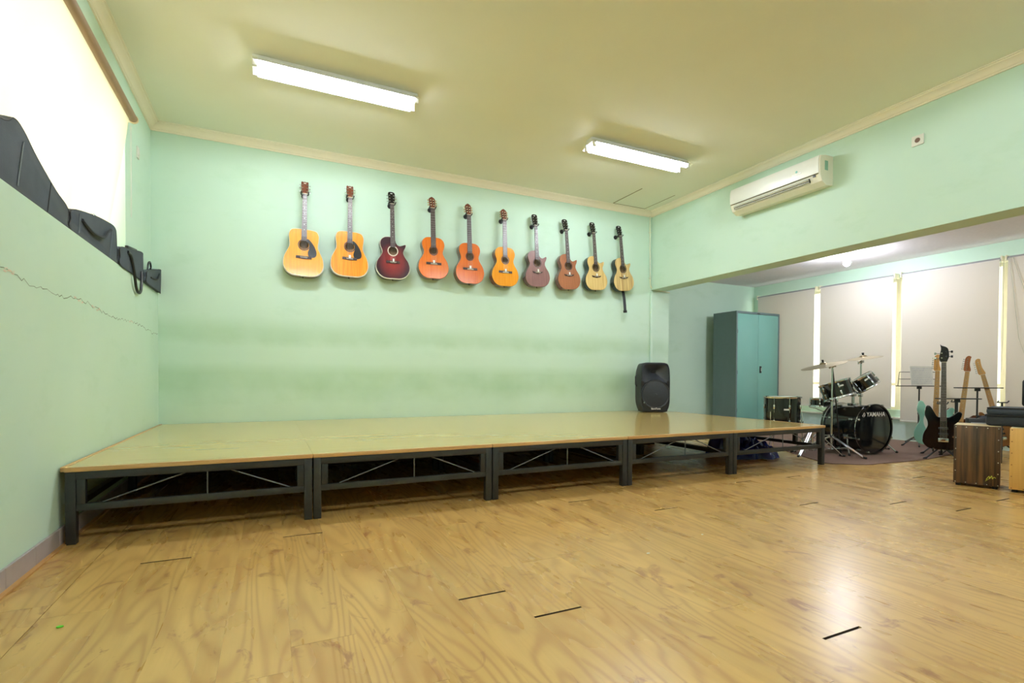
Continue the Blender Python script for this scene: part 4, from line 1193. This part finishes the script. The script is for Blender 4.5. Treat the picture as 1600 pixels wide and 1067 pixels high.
def cymbal_stand(label, loc, ztop, head, boom=None, angs=(0, 120, 240), R=.42, hub=.36):
    t = thing('cymbal_stand', label, 'stand', loc)
    obj('pole', MB().cyl((0, 0, .04), (0, 0, ztop * .62), .013, n=14).cyl((0, 0, ztop * .6), (0, 0, ztop), .0095, n=12), M_CHROME, t)
    obj('clamp', MB().box(-.022, .022, -.020, .020, ztop * .60, ztop * .60 + .04, bevel=.005).cyl((-.045, 0, ztop * .62), (.045, 0, ztop * .62), .005, n=8), M_CHROME, t)
    obj('clamp', MB().box(-.024, .024, -.020, .020, hub - .02, hub + .03, bevel=.005), M_CHROME, t)
    obj('tilter', MB().sphere((0, 0, ztop), .020, 10).cyl((-.05, -.012, ztop - .008), (.05, .012, ztop + .004), .007, n=8).box(-.062, -.040, -.005, .005, ztop - .026, ztop + .010, bevel=.002).box(.040, .062, -.005, .005, ztop - .006, ztop + .024, bevel=.002), M_BRONZE if boom else M_CHROME, t)
    hd = Vector(head) - Vector(loc)
    obj('rod', MB().cyl((0, 0, ztop), hd, .006, n=8), M_CHROME, t)
    if boom: obj('boom', MB().cyl((0, 0, ztop), boom, .008, n=8), M_WIRE, t)
    tripod(t, 0, R, angs=angs, hub=hub)
    return t
cymbal_stand('chrome cymbal stand in front of the bass drum shell, under the left cymbal', (7.05, -2.235, CZ), 1.035, (6.985, -2.17, 1.085), boom=(.17, -.03, -.19), angs=(-100, 145, 28), R=.42, hub=.20)
cymbal_stand('chrome cymbal stand right of the bass drum, under the right cymbal', (7.80, -2.12, CZ), 1.10, (7.735, -2.185, 1.19), angs=(80, 200, 320), R=.30, hub=.28)
# a low chrome boom stand folded beside the floor tom
t = thing('tripod_stand', 'low chrome tripod stand beside the floor tom, seen under the stage edge', 'stand', (6.72, -2.22, CZ))
tripod(t, 0, .30, angs=(75, 190, 310), hub=.30)
obj('pole', MB().cyl((0, 0, .05), (0, 0, .36), .012, n=12), M_CHROME, t)

# ================================================================== MUSIC STANDS
def music_stand(label, loc, ztray, width, rz, wires=False, tray_t=.012, legR=.26, angs=(20, 140, 260), knob=True):
    t = thing('music_stand', label, 'music stand', loc, (0, 0, rz))
    obj('pole', MB().cyl((0, 0, .06), (0, 0, ztray * .55), .012, n=12).cyl((0, 0, ztray * .55), (0, 0, ztray), .009, n=12), M_STEEL, t)
    obj('collar', MB().cyl((0, 0, ztray * .55 - .02), (0, 0, ztray * .55 + .03), .016, n=12), M_STEEL, t)
    obj('tray', MB().box(-width / 2, width / 2, -.045, .02, ztray, ztray + tray_t, bevel=.003), M_STEEL, t)
    if knob: obj('swivel', MB().box(-.022, .022, -.02, .02, ztray - .035, ztray, bevel=.005), M_STEEL, t)
    for a in angs:
        a_ = math.radians(a); c_, s_ = math.cos(a_), math.sin(a_)
        lg = obj('leg', MB().cyl((.012 * c_, .012 * s_, .14), (legR * c_, legR * s_, .012), .008, n=8).cyl((.012 * c_, .012 * s_, .07), (legR * .5 * c_, legR * .5 * s_, .075), .005, n=6), M_STEEL, t)
        obj('rubber_foot', MB().cyl(((legR - .02) * c_, (legR - .02) * s_, .016), ((legR + .015) * c_, (legR + .015) * s_, .010), .010, n=8), M_RUBBER, lg)
    if wires:
        h, hw = .195, .24
        fr = obj('desk_frame', MB().tube([(-hw - .035, .012, ztray + .01), (-hw, .035, ztray + h)], .004, 6).tube([(hw + .035, .012, ztray + .01), (hw, .035, ztray + h)], .004, 6)
                 .tube([(-hw, .035, ztray + h), (hw, .035, ztray + h)], .004, 6).tube([(-hw - .015, .025, ztray + .10), (hw + .015, .025, ztray + .10)], .004, 6), M_WIRE, t)
    return t
RZ = math.radians(-27)
music_stand('black folding music stand holding sheet music, left of the bass', (8.93, -2.215, CZ), .79, .60, RZ, wires=True, angs=(200, 235, 80), legR=.30)
# sheet music
sh = thing('sheet_music', 'white sheet of printed music propped on the folding stand', 'paper', (8.955, -2.227, CZ + .805), (math.radians(-7), 0, RZ))
obj('page', MB().box(-.13, .165, .004, .008, 0, .262), mat('white_paper', (238, 238, 232), .7), sh, False)
mb = MB()
rs = random.Random(5)
for k in range(9):
    z = .235 - k * .025
    for l_ in range(5): mb.box(-.115, .15, .0032, .0042, z - l_ * .0028, z - l_ * .0028 + .0004)
    x = -.11
    while x < .145:
        mb.box(x, x + .004, .003, .0042, z - rs.uniform(.002, .012), z + .001); x += rs.uniform(.008, .02)
obj('printed_notes', mb, mat('grey_ink', (200, 200, 216), .7), sh, False, kind='stuff')
music_stand('black music stand with bare tray, the taller one behind the bass', (8.768, -2.91, .0), .79, .54, RZ, angs=(30, 150, 270), legR=.20)
music_stand('black music stand with bare tray, the lower one right behind the bass neck', (8.30, -2.915, .0), .665, .49, RZ, angs=(60, 180, 300), legR=.18)

# ================================================================== ELECTRIC GUITARS AND BASS
M_MAPLE = mat_wood('maple_neck', (206, 150, 84), (228, 180, 112), 'z', 60, .25, .5)
M_REDNECK = mat_wood('reddish_neck', (150, 84, 50), (176, 106, 66), 'z', 60, .25, .5)
STRAT = [(0, 0), (.11, .012), (.158, .06), (.165, .115), (.150, .175), (.122, .235), (.118, .285), (.140, .335), (.150, .385), (.122, .402), (.085, .368), (.05, .345), (.028, .340),
         (-.028, .340), (-.052, .352), (-.078, .40), (-.105, .452), (-.135, .458), (-.148, .42), (-.150, .36), (-.128, .295), (-.128, .24), (-.155, .18), (-.168, .12), (-.160, .06), (-.11, .010)]
def electric(label, loc, rot, body_m, board_m, head_m, neck_m, nut=.80, total=1.0, sc=1.0, bass=False, stand=True, head='six', guard=None):
    t = thing('bass_guitar' if bass else 'electric_guitar', label, 'guitar', loc, rot)
    ol = [(x * sc, z * sc) for x, z in spline(STRAT, 5)]
    mb = MB(); rr_ = []
    for yy, s_ in ((0, .97), (.006, 1), (.036, 1), (.042, .97)):
        rr_.append([mb.bm.verts.new((x * s_, yy, .2 + (z - .2) * s_)) for x, z in ol])
    mb.loft(rr_)
    obj('body', mb, body_m, t)
    fe = .30 * sc
    w0, w1 = (.021, .028)
    fbd = obj('fretboard', MB().prism([(-w1, fe), (w1, fe), (w0, nut), (-w0, nut)], -.009, -.003), board_m, t)
    mb = MB(); rr_ = []
    for z, ww, dd in ((fe, .028, .02), (.36 * sc, .027, .02), (nut, w0, .016)):
        rr_.append([mb.bm.verts.new((ww * math.cos(a_), -.003 + dd * math.sin(a_), z)) for a_ in [PI * k / 8 for k in range(9)]])
    mb.loft(rr_); obj('neck', mb, neck_m, t)
    fm = MB(); bz = .11 * sc
    for k in range(1, 22):
        z = nut - (nut - bz) * (1 - 2 ** (-k / 12))
        if z < fe + .004: break
        fm.box(-.024, .024, -.0102, -.0088, z - .0009, z + .0009)
    obj('frets', fm, M_FRETW, fbd, False, kind='stuff')
    dm = MB()
    for k in (3, 5, 7, 9, 12, 15):
        z = nut - (nut - bz) * (1 - (2 ** (-k / 12) + 2 ** (-(k - 1) / 12)) / 2)
        dm.cyl((0, -.0088, z), (0, -.0096, z), .003, n=8)
    obj('inlay_dots', dm, M_DOT, fbd, False, kind='stuff')
    obj('nut', MB().box(-w0, w0, -.012, 0, nut - .002, nut + .003), M_IVORY, t, False)
    hl = total - nut
    if bass:
        pts = spline([(-.021, 0), (.021, 0), (.036, .03), (.046, .07), (.040, hl - .06), (.022, hl - .03), (-.018, hl - .012), (-.030, hl), (-.024, hl - .05), (-.036, .08), (-.040, .035)], 4)
    else:
        pts = spline([(-.021, 0), (.021, 0), (.030, .02), (.020, .06), (.014, .10), (.018, hl - .03), (.020, hl - .012), (.0, hl), (-.022, hl - .012), (-.034, hl - .05), (-.036, .05), (-.036, .02)], 4)
    tilt = Matrix.Translation((0, 0, nut)) @ Matrix.Rotation(-.06, 4, 'X') @ Matrix.Translation((0, 0, -nut))
    hs = obj('headstock', MB().prism([(x, z + nut) for x, z in pts], -.004, .010).xf(tilt), head_m, t)
    if bass:
        pegs = [(-1, .045), (-1, .10), (1, .065), (1, .12)]
        for s_, z in pegs:
            obj('tuning_peg', MB().cyl((s_ * .02, -.016, nut + z), (s_ * .02, -.004, nut + z), .008, n=10).cyl((s_ * .035, .012, nut + z), (s_ * .066, .012, nut + z), .004, n=8).box(s_ * .072 - .010, s_ * .072 + .010, .009, .015, nut + z - .013, nut + z + .013, bevel=.003).xf(tilt), M_WIRE if s_ > 0 else M_CHROME, hs)
    else:
        for k in range(6):
            z = nut + .028 + k * (hl - .05) / 6; x = -.034 + .001 * k
            obj('tuning_peg', MB().cyl((-.012, -.012, z), (-.012, -.004, z), .004, n=8).cyl((x, .005, z), (x - .014, .005, z), .0025, n=6).sphere((x - .018, .005, z), .007, 8, (.8, .6, 1)).xf(tilt), M_CHROME, hs)
    ns = 5 if bass else 6
    sm = MB()
    for k in range(ns):
        f = (k - (ns - 1) / 2) / ((ns - 1) / 2)
        sm.tube([(f * .028, -.016, bz), (f * .017, -.0125, nut)], .0012 if bass else .0006, 5)
    obj('strings', sm, M_STRING, t, kind='stuff')
    for k, z in enumerate((.165, .225) if bass else (.16, .215, .27)):
        obj('pickup', MB().box(-.042, .042, -.010, .002, (z - .012) * sc, (z + .012) * sc, bevel=.003), M_BLACK if bass or guard is None else M_WHITE, t)
    obj('bridge', MB().box(-.045, .045, -.012, .002, bz - .030, bz + .012, bevel=.003), M_CHROME, t)
    if guard:
        pts = spline([(-.09, .30), (-.06, .34), (.03, .335), (.08, .33), (.10, .28), (.10, .20), (.13, .12), (.11, .06), (.06, .08), (.03, .14), (-.05, .15), (-.09, .22)], 4)
        obj('pickguard', MB().prism([(x * sc, z * sc) for x, z in pts], -.002, .001), guard, t)
    for k in range(3):
        obj('knob', MB().cyl((.085 + .018 * k, -.014, (.14 - .03 * k) * sc), (.085 + .018 * k, 0, (.14 - .03 * k) * sc), .010, n=12), M_CHROME, t)
    obj('strap_button', MB().cyl((0, .02, 0), (0, .02, -.012), .006, n=8), M_CHROME, t)
    return t
def guitar_stand(label, loc, rz):
    t = thing('guitar_stand', label, 'stand', loc, (0, 0, rz))
    obj('pole', MB().cyl((0, .10, .05), (0, .13, .62), .010, n=10), M_STEEL, t)
    obj('neck_yoke', MB().tube([(-.045, .06, .64), (-.045, .12, .62), (.045, .12, .62), (.045, .06, .64)], .007, 8), M_STEEL, t)
    for s_ in (-1, 1):
        obj('cradle_arm', MB().tube([(0, .10, .14), (s_ * .09, .085, .10), (s_ * .09, -.03, .095), (s_ * .09, -.035, .125)], .008, 8), M_STEEL, t)
    for a in (-130, -60, 85):
        a_ = math.radians(a); c_, s_ = math.cos(a_), math.sin(a_)
        lg = obj('leg', MB().cyl((.0, .10, .14), (.26 * c_, .10 + .26 * s_, .012), .009, n=8), M_STEEL, t)
        obj('rubber_foot', MB().cyl((.245 * c_, .10 + .245 * s_, .018), (.275 * c_, .10 + .275 * s_, .010), .013, n=8), M_RUBBER, lg)
    return t
RV = math.radians(-58)
M_BB = mat('black_gloss_lacquer', (10, 12, 14), .12, coat=.5)
M_MINT = mat('mint_lacquer', (150, 206, 190), .2, coat=.4)
electric('black bass guitar with chrome bridge on a stand beside the dark cajon', (7.815, -3.005, .108), (-.06, 0, RV), M_BB, M_BOARD, M_HEADBLACK, M_MAPLE, nut=.985, total=1.185, sc=1.07, bass=True)
guitar_stand('black tripod guitar stand under the bass guitar', (7.815, -3.005, 0), RV)
electric('mint green electric guitar with maple neck, behind the bass', (8.205, -2.735, .10), (-.06, .03, RV), M_MINT, M_MAPLE, M_MAPLE, M_MAPLE, nut=.90, total=1.10, sc=1.16, guard=M_WHITE)
guitar_stand('black guitar stand under the mint electric guitar', (8.25, -2.765, 0), RV)
electric('electric guitar with reddish brown headstock, behind the dark cajon', (8.54, -2.815, .10), (-.05, .10, RV), mat('brown_lacquer', (92, 48, 30), .2), M_MAPLE, M_REDNECK, M_MAPLE, nut=.90, total=1.09, sc=.95)
guitar_stand('black guitar stand under the reddish headed guitar', (8.54, -2.815, 0), RV)
electric('electric guitar with pale maple headstock leaning left, nearest the right edge', (8.925, -3.11, .10), (-.02, -.23, RV), mat('tan_lacquer', (150, 104, 60), .2), M_MAPLE, M_MAPLE, M_MAPLE, nut=.88, total=1.08, sc=.95)
guitar_stand('black guitar stand under the left leaning maple guitar', (8.925, -3.11, 0), RV)

# small practice amplifier behind the dark cajon
t = thing('practice_amplifier', 'small black amplifier behind the dark cajon', 'amplifier', (8.06, -3.26, 0), (0, 0, RV))
obj('cabinet', MB().box(-.14, .14, -.09, .09, 0, .47, bevel=.012), M_BLACK, t)
obj('grille', MB().box(-.12, .12, -.096, -.088, .03, .33, bevel=.003), mat('grille_cloth', (44, 44, 46), .9), t)
obj('control_panel', MB().box(-.12, .12, -.096, -.088, .36, .43, bevel=.003), mat('panel_grey', (150, 152, 156), .35, .6), t)
obj('handle', MB().tube([(-.06, 0, .47), (-.05, 0, .495), (.05, 0, .495), (.06, 0, .47)], .008, 8), M_BLACK, t)

# ================================================================== CAJONS
def cajon(label, loc, rz, w_, d_, h_, face_m, side_m, nails, feet=.022, lw=.004):
    t = thing('cajon', label, 'cajon', loc, (0, 0, rz), 'cajon box drums')
    # local: front face at x=0 facing -x, width along -y
    obj('box', MB().box(.010, d_, -w_, 0, feet, feet + h_, bevel=.004), side_m, t)
    obj('top_panel', MB().box(.008, d_ - .002, -w_ + .002, -.002, feet + h_ - .001, feet + h_ + .004, bevel=.002), mat('pale_birch', (222, 202, 158), .4), t)
    obj('front_panel', MB().box(-.002, .010, -w_ - .001, .001, feet + .002, feet + h_ + .003, bevel=.002), face_m, t)
    nm = []
    for k in range(5):
        nm += [(-.012 - k * (w_ - .024) / 4, h_ - .012), (-.012 - k * (w_ - .024) / 4, .012)]
    for k in range(1, 5):
        nm += [(-.012, .012 + k * (h_ - .024) / 5), (-w_ + .012, .012 + k * (h_ - .024) / 5)]
    for yy, zz in nm:
        obj('screw', MB().cyl((-.002, yy, feet + zz), (-.0045, yy, feet + zz), .0042, .0034, n=10), nails, t)
    for yy in (-.03, -w_ + .03):
        for xx in (.035, d_ - .035):
            obj('rubber_foot', MB().cyl((xx, yy, 0), (xx, yy, feet + .001), .018, n=12), M_RUBBER, t)
    return t
zeb = mat_wood('zebrano_veneer', (40, 26, 18), (104, 72, 44), 'z', 34, .35, .2, contrast=1.5)
pine = mat_wood('pale_plywood', (202, 152, 76), (226, 182, 104), 'z', 20, .4, .2, contrast=1.2)
c1 = cajon('dark striped cajon with silver screws, left of the pale one', (6.268, -3.785, 0), math.radians(20), .287, .31, .488, zeb, mat_wood('orange_brown_side', (140, 86, 34), (168, 108, 48), 'z', 30, .4, .2), mat('silver_screw', (220, 216, 205), .3, .7))
mb = MB().tube(spline([(-.0035, -.205, .075), (-.0035, -.222, .105), (-.0035, -.226, .085), (-.0035, -.238, .110), (-.0035, -.242, .085), (-.0035, -.252, .100), (-.0035, -.262, .092)], 4, False), .0022, 5)
mb.tube([(-.0035, -.200, .062), (-.0035, -.226, .088)], .0015, 5)
obj('signature_mark', mb, mat('lime_paint', (190, 200, 60), .5), c1, label='small lime green scribbled mark')
c2 = cajon('pale wood cajon under the black case at the right edge', (6.350, -4.118, 0), math.radians(17), .30, .31, .488, pine, mat_wood('orange_brown_side', (140, 86, 34), (168, 108, 48), 'z', 30, .4, .2), mat('dull_brown_screw', (150, 100, 50), .5, .4))

# black case on top
t = thing('instrument_case', 'flat black nylon case lying on top of the cajons', 'case', (6.41, -3.935, .5165), (0, 0, math.radians(15)))
cn = mat('black_case_nylon', (34, 38, 44), .7, var=.15, bump=.4)
obj('base', MB().box(0, .34, -.95, 0, 0, .085, bevel=.022), cn, t)
obj('lid', MB().box(.002, .338, -.948, -.004, .088, .150, bevel=.022), mat('blue_black_nylon', (44, 54, 66), .6, var=.15, bump=.4), t)
obj('zip', MB().box(-.003, .343, -.953, .003, .080, .092, bevel=.003), M_RUBBER, t)
obj('piping', MB().tube([(.004, -.01, .146), (.004, -.94, .146), (.336, -.94, .146), (.336, -.01, .146)], .005, 6, closed=True), M_BLACK, t)
obj('end_handle', MB().tube([(.10, .0, .05), (.10, .035, .055), (.24, .035, .055), (.24, .0, .05)], .014, 8), mat('grey_purple_handle', (66, 66, 82), .6), t)

# padded chair partly at the right edge
t = thing('padded_chair', 'black padded chair whose back just enters at the right edge', 'chair', (8.58, -3.66, 0), (0, 0, math.radians(-58)))
obj('backrest', MB().box(-.22, .22, .18, .23, .60, .90, bevel=.025), M_BLACK, t)
obj('seat', MB().box(-.22, .22, -.22, .20, .42, .48, bevel=.02), M_BLACK, t)
for sx_ in (-1, 1):
    for sy_ in (-1, 1):
        obj('leg', MB().cyl((sx_ * .18, sy_ * .17, .425), (sx_ * .21, sy_ * .20, 0), .011, n=10), M_STEEL, t)
    obj('back_support', MB().cyl((sx_ * .16, .19, .46), (sx_ * .16, .205, .64), .010, n=10), M_STEEL, t)

# ================================================================== scraps on the floor
for x, y_, s_, m_, lb in ((.33, -3.78, .011, mat('lime_scrap', (90, 210, 40), .5), 'tiny bright green scrap on the floor at the lower left'),
                      (2.755, -4.05, .010, M_WHITE, 'tiny white paper scrap on the floor at the lower centre'),
                      (3.25, -3.93, .006, M_WHITE, 'tiny white speck on the floor right of the larger scrap'),
                      (2.32, -2.62, .010, M_WHITE, 'small white pellet on the floor by the third stage leg'),
                      (4.95, -3.75, .006, M_WHITE, 'tiny white speck on the floor in front of the right platforms')):
    rr_ = random.Random(int(x * 100))
    mb = MB(); n = 7
    a = [mb.bm.verts.new((x + s_ * math.cos(2 * PI * k / n) * rr_.uniform(.6, 1.2), y_ + s_ * .7 * math.sin(2 * PI * k / n) * rr_.uniform(.6, 1.2), .0005)) for k in range(n)]
    b = [mb.bm.verts.new((v.co.x, v.co.y, .004)) for v in a]
    mb.loft([a, b])
    tag(obj('scrap', mb, m_, None, False), lb, 'scrap')
